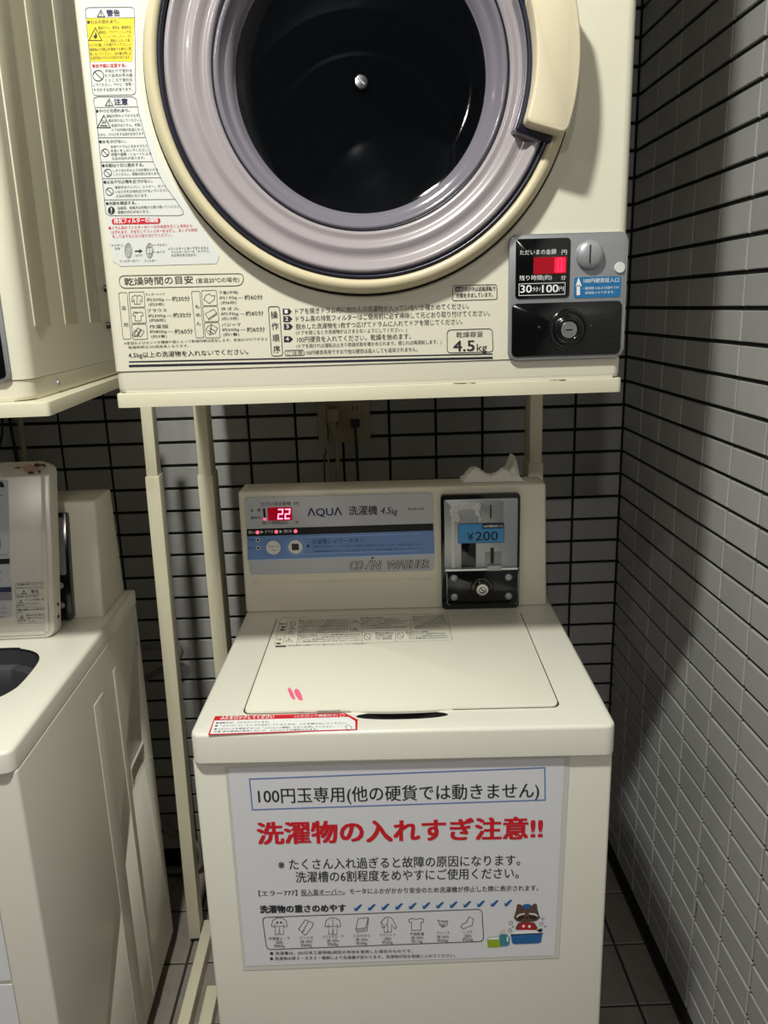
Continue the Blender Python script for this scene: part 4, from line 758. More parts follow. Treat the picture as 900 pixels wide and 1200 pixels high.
# ------------------------------------------------------------------ printed text and line work (flat print on its own sheet)
JOBS = []
def printed(name, key, origin, u, v, parent, lift=0.00012):
    JOBS.append((name, key, Vector(origin), Vector(u).normalized(), Vector(v).normalized(), parent, lift))
def run_prints():
    texts = {}
    for job in JOBS:
        for it in PRINT[job[1]]:
            if it[0] == 't':
                k = it[1]
                if k in texts: continue
                cu = bpy.data.curves.new('glyphs', 'FONT'); cu.body = it[1]; cu.size = 1.0; cu.resolution_u = 3; cu.fill_mode = 'FRONT'
                o = bpy.data.objects.new('glyphs', cu); C.objects.link(o); texts[k] = o
    bpy.context.view_layer.update()
    dg = bpy.context.evaluated_depsgraph_get()
    geo = {}
    for k, o in texts.items():
        me = o.evaluated_get(dg).to_mesh()
        vs = [(p.co.x, p.co.y) for p in me.vertices]; fs = [tuple(p.vertices) for p in me.polygons]
        o.evaluated_get(dg).to_mesh_clear()
        geo[k] = (vs, fs)
    for o in texts.values():
        cu = o.data; bpy.data.objects.remove(o); bpy.data.curves.remove(cu)
    for name, key, O, U, V, parent, lift in JOBS:
        N = U.cross(V); verts = []; faces = []; mis = []; cols = []
        def ci(c):
            if c not in cols: cols.append(c)
            return cols.index(c)
        def put(pts, fs, c, layer, up=0.0):
            b = len(verts); h = lift * (1 + layer) + up
            for a, bb in pts: verts.append(O + U * a + V * bb + N * h)
            for f in fs: faces.append(tuple(i + b for i in f)); mis.append(ci(c))
        for it in PRINT[key]:
            if it[0] == 't':
                _, s, u0, u1, vc, h, c, bo, itl, L = it
                vs, fs = geo[s]
                if not vs: continue
                xa = min(p[0] for p in vs); xb = max(p[0] for p in vs)
                cjk = any(ord(ch) > 0x2fff for ch in s)
                if cjk: ya, yb = -0.09, 0.84
                else: ya = max(min(p[1] for p in vs), -0.02); yb = max(p[1] for p in vs)
                sx = (u1 - u0) / (xb - xa); sy = h / (yb - ya)
                e = bo * h * 0.8; reps = [(0, 0)] if bo <= 0 else ([(-e, 0), (e, 0)] if bo < 0.025 else [(-e, e * .6), (e, e * .6), (-e, -e * .6), (e, -e * .6)])
                for ri, (du, dv) in enumerate(reps):
                    put([(u0 + du + (x - xa) * sx + (0.22 * (y - ya) * sy if itl else 0), vc + dv - h / 2 + (y - ya) * sy) for x, y in vs], fs, c, L, ri * 0.000012)
            elif it[0] == 'f':
                _, pts, c, L = it
                bm = bmesh.new(); f = bm.faces.new([bm.verts.new((p[0], p[1], 0)) for p in pts])
                bmesh.ops.triangulate(bm, faces=[f])
                bm.verts.index_update()
                tri = [tuple(vv.index for vv in q.verts) for q in bm.faces]
                pv = [(vv.co.x, vv.co.y) for vv in bm.verts]; bm.free()
                put(pv, tri, c, L)
            else:
                _, pts, wd, cl, c, L = it
                P = [Vector(p) for p in pts]; n = len(P); out = []
                for i in range(n):
                    a = P[i - 1] if (cl or i) else P[i]; d = P[(i + 1) % n] if (cl or i < n - 1) else P[i]
                    d1 = (P[i] - a); d2 = (d - P[i])
                    if d1.length < 1e-9: d1 = d2
                    if d2.length < 1e-9: d2 = d1
                    d1.normalize(); d2.normalize(); t = (d1 + d2)
                    t = t.normalized() if t.length > 1e-6 else d1
                    nn = Vector((-t.y, t.x)); k = min(2.0, 1.0 / max(0.3, abs(nn.dot(Vector((-d1.y, d1.x))))))
                    out.append(P[i] + nn * wd / 2 * k); out.append(P[i] - nn * wd / 2 * k)
                fs = [(2 * i, 2 * ((i + 1) % n), 2 * ((i + 1) % n) + 1, 2 * i + 1) for i in range(n if cl else n - 1)]
                put([(p.x, p.y) for p in out], fs, c, L)
        me = bpy.data.meshes.new(name); me.from_pydata([tuple(p) for p in verts], [], faces)
        for c in cols: me.materials.append(INK[c])
        me.polygons.foreach_set('material_index', mis); me.update()
        # every printed face looks away from its sheet
        bm = bmesh.new(); bm.from_mesh(me)
        bad = [f for f in bm.faces if f.normal.dot(N) < 0]
        bmesh.ops.reverse_faces(bm, faces=bad); bm.to_mesh(me); bm.free()
        o = bpy.data.objects.new(name, me); C.objects.link(o); o.parent = parent
def sheet_from(key, name, origin, u, v, parent, m, th=0.0003):
    pts = PRINT[key][0][1]
    return obj(name, prism_y([(p[0], p[1]) for p in pts], origin[1] - th, origin[1] + 0.0004), m, parent)

# ------------------------------------------------------------------ the setting: tiled walls, floor, ceiling
def structure(name, bm, m):
    o = obj(name, bm, m); o['kind'] = 'structure'; return o
XL, YF = -2.6, -4.2
wall_back = structure('wall_back', rbox(XL, 0.03, 0.0042, 0.12, -0.05, CEIL, 0), GROUT)
wall_right = structure('wall_right', rbox(0.0042, 0.12, YF, 0.0042, -0.05, CEIL, 0), GROUT)
wall_left = structure('wall_left', rbox(XL - 0.1, XL, YF, 0.12, -0.05, CEIL, 0), mat('grey_plain_wall', (110, 108, 106), 0.8))
ceiling = structure('ceiling', rbox(XL, 0.12, YF, 0.12, CEIL, CEIL + 0.08, 0), mat('grey_ceiling', (128, 125, 118), 0.9))
floor = structure('floor', rbox(XL, 0.003, YF, 0.003, -0.06, -0.003, 0), GROUTF)
PV, PR = 0.050242, 0.100973
CRACKS = [(-0.5245, 0.2915, -0.5224, 0.2490), (-0.5340, 0.3560, -0.5450, 0.3390), (-0.5270, 0.3160, -0.5280, 0.3050)]
Z0 = 1.098; JX = 0.10407; JY = 0.110644; J = 0.0052; JH = 0.0064
def tile_mesh(w, h, d, m, name='tile'):
    """face towards -y, lower left corner at the origin"""
    bm = bmesh.new(); c = 0.0011
    a = [bm.verts.new(p) for p in ((0, d, 0), (w, d, 0), (w, d, h), (0, d, h))]
    b = [bm.verts.new(p) for p in ((0, c, 0), (w, c, 0), (w, c, h), (0, c, h))]
    e = [bm.verts.new(p) for p in ((c, 0, c), (w - c, 0, c), (w - c, 0, h - c), (c, 0, h - c))]
    for i in range(4):
        j = (i + 1) % 4
        bm.faces.new((a[i], a[j], b[j], b[i])); bm.faces.new((b[i], b[j], e[j], e[i]))
    bm.faces.new(e)
    bmesh.ops.recalc_face_normals(bm, faces=bm.faces)
    me = bpy.data.meshes.new(name); bm.to_mesh(me); bm.free(); me.materials.append(m)
    return me
tile_meshes = [tile_mesh(0.1 - J, PV - JH, 0.007, m) for m in TILES]
rng = random.Random(3)
def tile_obj(me, parent, loc, rz):
    o = bpy.data.objects.new('tile', me); C.objects.link(o); o.parent = parent
    o.location = loc; o.rotation_euler = (rng.uniform(-.004, .004), rng.uniform(-.001, .001), rz + rng.uniform(-.004, .004))
def tiles_joined(boxes, parent):
    """boxes: (matrix, w, h) joined into one part"""
    bm = bmesh.new()
    for M, w_, h_ in boxes:
        me = tile_mesh(w_, h_, 0.006, TILES[0]); n0 = len(bm.verts)
        bm.from_mesh(me); bm.verts.ensure_lookup_table()
        mi = rng.choice((0, 0, 1, 2))
        bmesh.ops.transform(bm, matrix=M, verts=bm.verts[n0:])
        bpy.data.meshes.remove(me)
    o = obj('tile', bm, TILES[0], parent); o['kind'] = 'stuff'
# back wall
rows = range(-27, 22)
near, far = [], []
for c in range(-24, 2):
    x1 = -JX + 0.1 * c - J / 2 if c < 1 else -0.003
    x0 = -JX + 0.1 * (c - 1) + J / 2
    for r in rows:
        zb = Z0 - PV * (r + 1) + JH / 2
        if zb < 0.0 or zb + PV > CEIL: continue
        xm = (x0 + x1) / 2; zm = zb + PV / 2
        vis = -1.42 < xm and ((0.93 < zm < 1.17) or (zm <= 0.93 and -1.13 < xm < -0.72) or (zm <= 0.93 and zm > 0.55 and xm > -0.3))
        (near if vis else far).append((x0, x1, zb))
corner_mesh = {}
joined = []
for x0, x1, zb in near:
    if x1 > -0.01:
        key = rng.randrange(3)
        if key not in corner_mesh: corner_mesh[key] = tile_mesh(x1 - x0, PV - JH, 0.007, TILES[key])
        me = corner_mesh[key]
    else: me = rng.choice(tile_meshes)
    tile_obj(me, wall_back, (x0, 0.0, zb), 0)
tiles_joined([(Matrix.Translation((x0, 0, zb)), x1 - x0, PV - JH) for x0, x1, zb in far], wall_back)
# right wall: the face looks towards -x, the tile's width runs along -y
cand = []
for k in range(0, 36):
    ya = -0.003 if k == 0 else -(JY + PR * (k - 1)) - J / 2
    yb = -(JY + PR * k) + J / 2
    for r in rows:
        zb = Z0 - PV * (r + 1) + JH / 2
        if zb < 0.0 or zb + PV > CEIL: continue
        cand.append((ya, yb, zb))
def on_show(t):
    ym = (t[0] + t[1]) / 2; zm = t[2] + PV / 2
    return ym > -0.98 and zm < 1.86 - max(0, 0.9 + ym * 1.0) * 0.05 and not (zm > 1.2 and ym > -0.13)
show = sorted([t for t in cand if on_show(t)], key=lambda t: (Vector((0, (t[0] + t[1]) / 2, t[2])) - cam.location).length)
single = set(show[:300])
rw = {}
for t in cand:
    if t not in single: continue
    wd = round(t[0] - t[1], 4); key = (wd, rng.randrange(3))
    if key not in rw: rw[key] = tile_mesh(wd, PV - JH, 0.007, TILES[key[1]])
    tile_obj(rw[key], wall_right, (0.0, t[0], t[2]), -PI / 2)
tiles_joined([(Matrix.Translation((0, t[0], t[2])) @ Matrix.Rotation(-PI / 2, 4, 'Z'), t[0] - t[1], PV - JH) for t in cand if t not in single], wall_right)
# floor tiles
def floor_mesh(w_, d_):
    bm = rbox(0, w_, 0, d_, -0.009, 0, 0)
    bevel(bm, 0.0012, 1, [e for e in bm.edges if all(v.co.z > -0.001 for v in e.verts)])
    me = bpy.data.meshes.new('floor_tile'); bm.to_mesh(me); bm.free(); me.materials.append(FTILE)
    return me
FM = {}
for i in range(0, 12):
    xb = -0.067 - 0.15 * (i - 1) if i else -0.001
    xa = -0.067 - 0.15 * i
    for j in range(0, 14):
        yb = -0.158 - 0.15 * (j - 1) if j else -0.001
        ya = -0.158 - 0.15 * j
        key = (round(xb - xa, 3), round(yb - ya, 3))
        if key not in FM: FM[key] = floor_mesh(key[0] - 0.005, key[1] - 0.005)
        o = bpy.data.objects.new('floor_tile', FM[key]); C.objects.link(o); o.parent = floor; o.location = (xa + 0.0025, ya + 0.0025, 0)

# dark crack along the joints, low on the right wall
for y0, z0, y1, z1 in CRACKS:
    bm = bmesh.new(); d = Vector((0, y1 - y0, z1 - z0)).normalized(); n_ = Vector((0, -d.z, d.y)) * 0.0016
    p0, p1 = Vector((-0.0003, y0, z0)), Vector((-0.0003, y1, z1)); N = 7; L_, R_ = [], []
    for k in range(N):
        q = p0.lerp(p1, k / (N - 1)); w_ = (0.35 + 0.65 * rng.random()) * (0.3 if k in (0, N - 1) else 1)
        L_.append(bm.verts.new(q + n_ * w_)); R_.append(bm.verts.new(q - n_ * w_))
    for k in range(N - 1): bm.faces.new((L_[k], L_[k + 1], R_[k + 1], R_[k]))
    obj('crack_mark', bm, GROUT, wall_right)

# ------------------------------------------------------------------ ceiling lamps: key downlight and two added fill lamps
for i, (loc, size, p) in enumerate(LAMPS):
    t = empty('ceiling_light', ('round white ceiling downlight above the front of the washers', 'added unseen fill downlight over the left side of the room', 'added unseen fill downlight at the rear of the room')[i], 'lamp', (loc[0], loc[1], CEIL), 0, 'ceiling downlights')
    bm = bmesh.new(); R0 = size / 2
    prof = [(R0 + 0.002, -0.004), (R0 + 0.004, -0.010), (R0 + 0.016, -0.008), (R0 + 0.02, 0.0)]
    n = 40; rg = [[bm.verts.new((r * math.cos(2 * PI * k / n), r * math.sin(2 * PI * k / n), z)) for k in range(n)] for r, z in prof]
    for A, B in zip(rg, rg[1:]):
        for k in range(n): bm.faces.new((A[k], A[(k + 1) % n], B[(k + 1) % n], B[k]))
    obj('trim_ring', bm, CEILM, t, smooth=True, angle=40)
    bm = bmesh.new(); vs = [bm.verts.new((R0 * math.cos(2 * PI * k / n), R0 * math.sin(2 * PI * k / n), -0.002)) for k in range(n)]; bm.faces.new(vs)
    obj('lens', bm, LAMPM, t)

# ------------------------------------------------------------------ coin dryer
def annulus_panel(x0, x1, z0, z1, cx, cz, r, y, n=96):
    """flat rectangular panel with a round opening, facing -y, with a short lip inwards"""
    bm = bmesh.new()
    angs = sorted(set([2 * PI * k / n for k in range(n)] + [math.atan2(z - cz, x - cx) % (2 * PI) for x in (x0, x1) for z in (z0, z1)]))
    O, I, I2 = [], [], []
    for a in angs:
        c, s = math.cos(a), math.sin(a); t = 1e9
        if c > 1e-9: t = min(t, (x1 - cx) / c)
        if c < -1e-9: t = min(t, (x0 - cx) / c)
        if s > 1e-9: t = min(t, (z1 - cz) / s)
        if s < -1e-9: t = min(t, (z0 - cz) / s)
        O.append(bm.verts.new((cx + c * t, y, cz + s * t))); I.append(bm.verts.new((cx + c * r, y, cz + s * r))); I2.append(bm.verts.new((cx + c * r, y + 0.02, cz + s * r)))
    m = len(angs)
    for i in range(m):
        j = (i + 1) % m
        bm.faces.new((O[i], O[j], I[j], I[i])); bm.faces.new((I[i], I[j], I2[j], I2[i]))
    return bm
def make_dryer(label, loc, rz, R, shift):
    t = empty('coin_dryer', label, 'dryer', loc, rz, 'coin dryers on stands')
    H, D, W2, BH = 0.82, 0.55, 0.3155, 0.0268
    # shell with rounded front corners, open at the front
    fp = [(-W2, D)] + [(-W2 + R - R * math.cos(a), R - R * math.sin(a)) for a in [PI / 2 * k / 5 for k in range(6)]]
    fp = fp + [(-x, y) for x, y in fp[::-1]]
    bm = bmesh.new()
    a = [bm.verts.new((x, y, BH)) for x, y in fp]; b = [bm.verts.new((x, y, H)) for x, y in fp]
    n = len(fp)
    for i in range(n):
        if i == n // 2 - 1: continue
        bm.faces.new((a[i], a[(i + 1) % n], b[(i + 1) % n], b[i]))
    bm.faces.new(a[::-1]); bm.faces.new(b)
    obj('cabinet', bm, CREAM, t, smooth=True, angle=30)
    CX, CZ = 0.0014, 0.353
    obj('front_panel', annulus_panel(-W2 + R, W2 - R, BH, H, CX, CZ, 0.205, 0.0), CREAM, t, smooth=True, angle=30)
    # lower band, a hair inside the cabinet so the joint shows
    q = 0.0012
    bp_ = [(-W2 + q, D)] + [(-W2 + q + R - R * math.cos(aa), q + R - R * math.sin(aa)) for aa in [PI / 2 * k / 5 for k in range(6)]]
    bp_ = bp_ + [(-x, y) for x, y in bp_[::-1]]
    bm = prism_z(bp_, 0.0, BH - 0.0008)
    bevel(bm, 0.006, 3, [e for e in bm.edges if all(v.co.z < 0.001 for v in e.verts)])
    band = obj('base_band', bm, CREAM2, t, smooth=True, angle=35)
    for s in (1, -1):
        for yy in (0.10, 0.46):
            bm = bmesh.new(); bmesh.ops.create_cone(bm, cap_ends=True, segments=14, radius1=0.0045, radius2=0.0035, depth=0.003, matrix=Matrix.Translation((s * (W2 + 0.0006), yy, 0.0135)) @ Matrix.Rotation(s * PI / 2, 4, 'Y'))
            obj('screw', bm, STEEL, band, smooth=True, angle=40)
        for k in range(4):
            y0 = 0.04 + 0.12 * k
            bm = rbox(s * W2 - 0.0028, s * W2 + 0.0020, y0, y0 + 0.058, 0.09, H - 0.05, 0)
            bevel(bm, 0.0025, 2)
            obj('side_rib', bm, CREAM, t, smooth=True, angle=40)
    # door
    ring = obj('door_ring', lathe_y([(0.2365, 0.0), (0.2415, -0.004), (0.2425, -0.010), (0.2400, -0.017), (0.2350, -0.0205), (0.2300, -0.0205), (0.2265, -0.017), (0.2255, -0.010), (0.2255, 0.004)], CX, CZ, 128), RING, t, smooth=True)
    obj('door_gasket', lathe_y([(0.2262, 0.0), (0.2262, -0.0160), (0.2238, -0.0190), (0.2212, -0.0170), (0.2203, -0.010), (0.2203, 0.0)], CX, CZ, 128), GASKET, ring, smooth=True)
    obj('door_gap_shade', lathe_y([(0.2455, -0.0006), (0.2365, -0.0012)], CX, CZ, 128), SEAM, ring)  # flat dark ring paints the shade under the door ring
    bowl = obj('door_bowl', lathe_y([(0.2212, -0.008), (0.2192, -0.0130), (0.2165, -0.0165), (0.2125, -0.0150), (0.2080, -0.0080), (0.2020, -0.0045), (0.1960, -0.0050), (0.1920, -0.0075), (0.1885, -0.0070), (0.1840, -0.0015), (0.1790, 0.0010), (0.1755, -0.0010), (0.1720, 0.0000), (0.1690, 0.0060)], CX, CZ, 128), BOWL, t, smooth=True)
    rim = obj('window_rim', lathe_y([(0.1690, 0.0060), (0.1680, 0.0035), (0.1645, 0.0030), (0.1620, 0.0060), (0.1580, 0.0150), (0.1560, 0.0165), (0.1540, 0.0165), (0.1500, 0.0300), (0.1470, 0.0330)], CX, CZ, 128), RIMM, bowl, smooth=True)
    obj('rim_groove', lathe_y([(0.1702, 0.0030), (0.1697, 0.0016), (0.1684, 0.0022), (0.1680, 0.0040)], CX, CZ, 128), GASKET, bowl, smooth=True)
    obj('window_glass', lathe_y([(0.1475, 0.0325), (0.1400, 0.0365), (0.1250, 0.0385), (0.08, 0.0400), (0.0, 0.0405), (0.0, 0.0445), (0.08, 0.0440), (0.1250, 0.0425), (0.1400, 0.0405), (0.1475, 0.0365), (0.1475, 0.0325)], CX, CZ, 96), GLASS, t, smooth=True, angle=50)
    bo = obj('glass_bolt', lathe_y([(0.0082, 0.0405), (0.0082, 0.037), (0.0070, 0.0355), (0.0, 0.0350)], CX, CZ, 24), CHROME, t, smooth=True, angle=40)
    bm = bmesh.new(); bx(bm, -0.0052, 0.0052, 0.0341, 0.0352, -0.0010, 0.0010); bmesh.ops.rotate(bm, verts=bm.verts[:], cent=(0, 0, 0), matrix=Matrix.Rotation(0.7, 3, 'Y')); bmesh.ops.translate(bm, verts=bm.verts[:], vec=(CX, 0, CZ))
    obj('bolt_slot', bm, STEEL, bo)
    drum = obj('drum', lathe_y([(0.2048, 0.018), (0.2048, 0.05), (0.200, 0.052), (0.196, 0.060), (0.196, 0.064), (0.205, 0.068), (0.228, 0.075), (0.228, 0.48), (0.222, 0.488), (0.168, 0.488), (0.164, 0.480), (0.156, 0.480), (0.152, 0.488), (0.06, 0.488), (0.05, 0.482), (0.0, 0.480)], CX, CZ, 96), DRUM, t, smooth=True, angle=50)
    # handle: thick curved grip on the right of the ring
    def sector(r0, r1, a, zlo, zhi, y0, y1, rr, dx=0.0):
        bm = bmesh.new(); N = 16; F_, B_ = [], []
        def side(r, sgn):
            pts = []
            for k in range(N + 1):
                aa = -a + 2 * a * k / N
                pts.append((CX + dx + r * math.cos(aa), CZ + r * math.sin(aa)))
            return pts[::sgn]
        outer = side(r1, 1); inner = side(r0, -1)
        poly = outer + inner
        poly = [(x, min(max(z, zlo), zhi)) for x, z in poly]
        b = [bm.verts.new((x, y1, z)) for x, z in poly]; f = [bm.verts.new((x, y0, z)) for x, z in poly]
        m = len(poly)
        for i in range(m): bm.faces.new((b[i], b[(i + 1) % m], f[(i + 1) % m], f[i]))
        ff = bm.faces.new(f); bm.faces.new(b[::-1])
        bmesh.ops.remove_doubles(bm, verts=bm.verts, dist=1e-5)
        vert_e = [e for e in bm.edges if abs(e.verts[0].co.y - e.verts[1].co.y) > 0.005 and e.calc_face_angle(0) > 0.7]
        bevel(bm, rr * 1.4, 3, vert_e)
        fe = [e for e in bm.edges if all(abs(v.co.y - y0) < 1e-5 for v in e.verts) and e.calc_face_angle(0) > 0.5]
        bevel(bm, rr, 3, fe)
        return bm
    hd = obj('door_handle', sector(0.1915, 0.2395, 0.345, 0.275, 0.431, -0.046, -0.004, 0.005), HANDLE, t, smooth=True, angle=50)
    obj('handle_gasket', sector(0.1862, 0.2300, 0.375, 0.2690, 0.4365, -0.0205, 0.0, 0.002), GASKET, hd, smooth=True, angle=50)
    obj('handle_pocket', sector(0.1835, 0.2200, 0.385, 0.2668, 0.439, -0.0178, 0.0, 0.002), RIMM, hd, smooth=True, angle=50)
    # print
    sh = sheet_from('sheetbase', 'warning_sheet', (0, -0.0002, 0), (1, 0, 0), (0, 0, 1), t, STICK)
    printed('warning_print', 'sheet', (0, -0.0005, 0), (1, 0, 0), (0, 0, 1), sh)
    printed('instruction_print', 'panel', (0, -0.0001, 0), (1, 0, 0), (0, 0, 1), t)
    # coin unit
    cu = plate('coin_unit', 0.1715, 0.3147, 0.0262, 0.1733, 0.009, -0.0055, 0.001, SILVER, t, 0.0018)
    plate('display_window', 0.1794, 0.2449, 0.0992, 0.1680, 0.004, -0.0066, -0.004, BLACK, cu, 0.0004)
    plate('red_display', 0.2008, 0.2407, 0.1273, 0.1466, 0.0008, -0.0070, -0.006, REDLENS, cu, 0)
    plate('lit_digit', 0.2262, 0.2392, 0.1285, 0.1455, 0.0008, -0.0072, -0.0065, mat('lit_red_block', (255, 30, 60), 0.3, emit=(255, 16, 50), estr=1.1), cu, 0)
    bm = bmesh.new()
    for (xa, xb, za, zb) in ((.2298, .2352, .1440, .1447), (.2298, .2352, .1290, .1297), (.2298, .2305, .1290, .1447), (.2345, .2352, .1290, .1447)): bx(bm, xa, xb, -.0074, -.0071, za, zb)
    obj('digit_segments', bm, DIGIT, cu)
    printed('display_print', 'coin', (0, -0.0067, 0), (1, 0, 0), (0, 0, 1), cu)
    printed('rate_print', 'coinrate', (0, -0.0067, 0), (1, 0, 0), (0, 0, 1), cu)
    obj('coin_knob', lathe_y([(0.0172, -0.004), (0.0166, -0.0085), (0.0150, -0.0115), (0.0100, -0.0135), (0.0, -0.0140)], 0.2685, 0.1475, 40), STEEL, cu, smooth=True)
    box_part('coin_slot', (0.2661, 0.2676, -0.0146, -0.010, 0.1378, 0.1590), BLACKM, cu, 0.0003, 1)
    disc_y('return_button', 0.3055, 0.1320, 0.0064, -0.0075, -0.005, STICK, cu)
    bl = plate('coin_label', 0.2508, 0.3078, 0.0979, 0.1222, 0.0028, -0.0060, -0.005, BLUE, cu, 0)
    printed('coin_label_print', 'coinblue', (0, -0.0062, 0), (1, 0, 0), (0, 0, 1), cu)
    plate('lock_panel', 0.1755, 0.3100, 0.0298, 0.0935, 0.006, -0.0068, -0.004, BLACK, cu, 0.0008)
    obj('lock_ring', lathe_y([(0.0252, -0.0064), (0.0248, -0.0085), (0.0225, -0.0092), (0.0205, -0.0085), (0.0165, -0.0085), (0.0150, -0.0120), (0.0130, -0.0135), (0.0112, -0.0125), (0.0108, -0.0080)], 0.2445, 0.0607, 48), BLACK, cu, smooth=True)
    disc_y('key_lock', 0.2445, 0.0607, 0.0104, -0.0128, -0.006, CHROME, cu)
    box_part('keyhole', (0.2405, 0.2485, -0.0132, -0.0125, 0.0598, 0.0616), BLACKM, cu, 0)
    for x, z in ((0.2094, 0.0642), (0.2735, 0.0638)): disc_y('screw', x, z, 0.0022, -0.0078, -0.0066, BLACKM, cu, dome=0.0012, n=14)
    cu.location.x = shift
    return t
dryer = make_dryer('cream coin dryer with round door, above the middle washer beside the right wall', (-0.5449, -0.69, 1.222), 0.0, 0.010, 0.0)
LD_RZ = 0.035
cr = Vector((-0.972, -0.672)); hx = Vector((math.cos(LD_RZ), math.sin(LD_RZ)))
p = cr - hx * 0.3155
dryer2 = make_dryer('cream coin dryer at the left edge, mostly its ribbed side in view', (p.x, p.y, 1.2145), LD_RZ, 0.022, -0.020)
for yy, zz in ((0.375, 0.085), (0.385, 0.145)):
    bm = bmesh.new(); bmesh.ops.create_cone(bm, cap_ends=True, segments=12, radius1=0.006, radius2=0.005, depth=0.006, matrix=Matrix.Translation((0.3185, yy, zz)) @ Matrix.Rotation(PI / 2, 4, 'Y'))
    o = obj('side_screw', bm, BLACKM, dryer2, smooth=True, angle=40); o['label'] = 'black screw head'

# ------------------------------------------------------------------ dryer stands
def make_stand(label, loc, rz, W2, legs, zs, depth):
    """legs in local coordinates: (x_top, x_bottom, y_front, width, depth)"""
    t = empty('dryer_stand', label, 'stand', loc, rz, 'dryer stands')
    bm = rbox(-W2, W2, 0, depth, zs, zs + 0.0175, 0)
    bevel(bm, 0.006, 3, [e for e in bm.edges if abs(e.verts[0].co.z - e.verts[1].co.z) > 0.01 and e.verts[0].co.y < 0.1])
    bevel(bm, 0.0015, 2, [e for e in bm.edges if all(v.co.z > zs + 0.017 for v in e.verts)])
    obj('shelf', bm, STANDM, t, smooth=True, angle=35)
    for xt, xb, y0, wd, dp in legs:
        def slab(za, zb, w_, d_, yo):
            bm = bmesh.new()
            xa = xb + (xt - xb) * za / 1.15; xc = xb + (xt - xb) * zb / 1.15
            vs = [bm.verts.new(p) for p in ((xa - w_ / 2, y0 + yo, za), (xa + w_ / 2, y0 + yo, za), (xa + w_ / 2, y0 + yo + d_, za), (xa - w_ / 2, y0 + yo + d_, za),
                                            (xc - w_ / 2, y0 + yo, zb), (xc + w_ / 2, y0 + yo, zb), (xc + w_ / 2, y0 + yo + d_, zb), (xc - w_ / 2, y0 + yo + d_, zb))]
            for q in ((0, 3, 2, 1), (4, 5, 6, 7), (0, 1, 5, 4), (1, 2, 6, 5), (2, 3, 7, 6), (3, 0, 4, 7)): bm.faces.new([vs[i] for i in q])
            bevel(bm, 0.0018, 2)
            return bm
        leg = obj('leg', slab(0.012, 1.027, wd, dp, 0), STANDM, t, smooth=True, angle=40)
        obj('leg_tube', slab(1.0, zs + 0.002, wd - 0.005, dp - 0.006, 0.003), STANDM, leg, smooth=True, angle=40)
        box_part('foot', (xb - 0.010, xb + 0.011, y0 + 0.006, y0 + dp - 0.006, 0.0, 0.016), BLACKM, leg, 0.002)
    return t
st = make_stand('cream steel stand carrying the dryer above the coin washer, legs behind the washer', (-0.5449, -0.6915, 0), 0.0, 0.3162,
                [(-0.3070, -0.3070, 0.4365, 0.028, 0.055), (0.3030, 0.3030, 0.4365, 0.028, 0.055)], 1.2042, 0.50)
for cx, w_, sd in ((0.118, 0.014, 3), (0.235, 0.010, 4)):
    bm = bmesh.new(); rr_ = random.Random(sd); lo, hi = [], []
    for k in range(9):
        x = cx - w_ + 2 * w_ * k / 8; lo.append(bm.verts.new((x, -0.0002, 1.2214 - 0.0012 * rr_.random()))); hi.append(bm.verts.new((x, -0.0002, 1.2216)))
    for k in range(8): bm.faces.new((lo[k], lo[k + 1], hi[k + 1], hi[k]))
    obj('rust_patch', bm, RUST, st)
bm = bmesh.new(); bx(bm, -0.4000, -0.3780, -0.06, 0.47, 0.0, 0.030); bevel(bm, 0.0015, 2)
obj('base_rail', bm, STANDM, st, smooth=True, angle=40)
obj('base_rail', rbox(-0.362, -0.338, -0.06, 0.30, 0.0, 0.024, 0.0015), STANDM, st, smooth=True, angle=40)
obj('base_crossbar', rbox(-0.385, 0.33, 0.44, 0.485, 0.0, 0.011, 0.001), STANDM, st)
LS_RZ = 0.06
hx = Vector((math.cos(LS_RZ), math.sin(LS_RZ))); hy = Vector((-hx.y, hx.x))
crn = Vector((-0.947, -0.687)); p = crn - hx * 0.3162
def to_loc(x, y):
    d = Vector((x, y)) - p; return d.dot(hx), d.dot(hy)
lx, ly = to_loc(-0.947, -0.255); lx2, _ = to_loc(-0.9597, -0.255)
st2 = make_stand('cream steel stand under the leftmost dryer, its leg in the gap between the washers', (p.x, p.y, 0), LS_RZ, 0.3162,
                 [(lx, lx2, ly, 0.0255, 0.042), (-0.29, -0.30, ly, 0.0255, 0.042)], 1.1965, 0.50)

# ------------------------------------------------------------------ coin washer
def shell_deck(W2, depth, zt, lip, hole=None):
    fr = 0.014
    pts = [(-W2, depth)] + [(-W2 + fr - fr * math.cos(a), fr - fr * math.sin(a)) for a in [PI / 2 * k / 4 for k in range(5)]]
    pts = pts + [(-x, y) for x, y in pts[::-1]]
    return prism_z(pts, zt - lip, zt, 0.005, 3)
t = empty('coin_washer', 'white coin-operated washing machine with closed lid in the middle of the photo', 'washing machine', (-0.519, -0.766, 0), -0.033, 'coin washing machines')
washer = t
body = obj('body', rbox(-0.2790, 0.2765, 0.009, 0.485, 0.035, 0.745, 0.0045, 3), WASHW, t, smooth=True, angle=40)
for s in (-1, 1):
    for yy in (0.05, 0.44):
        bm = bmesh.new(); bmesh.ops.create_cone(bm, cap_ends=True, segments=20, radius1=0.024, radius2=0.018, depth=0.036, matrix=Matrix.Translation((s * 0.235, yy, 0.018)))
        obj('foot', bm, BLACKM, t, smooth=True, angle=40)
deck = obj('top_deck', shell_deck(0.2775, 0.492, 0.7853, 0.042), [WASHW, TUBD], t, smooth=True, angle=35)
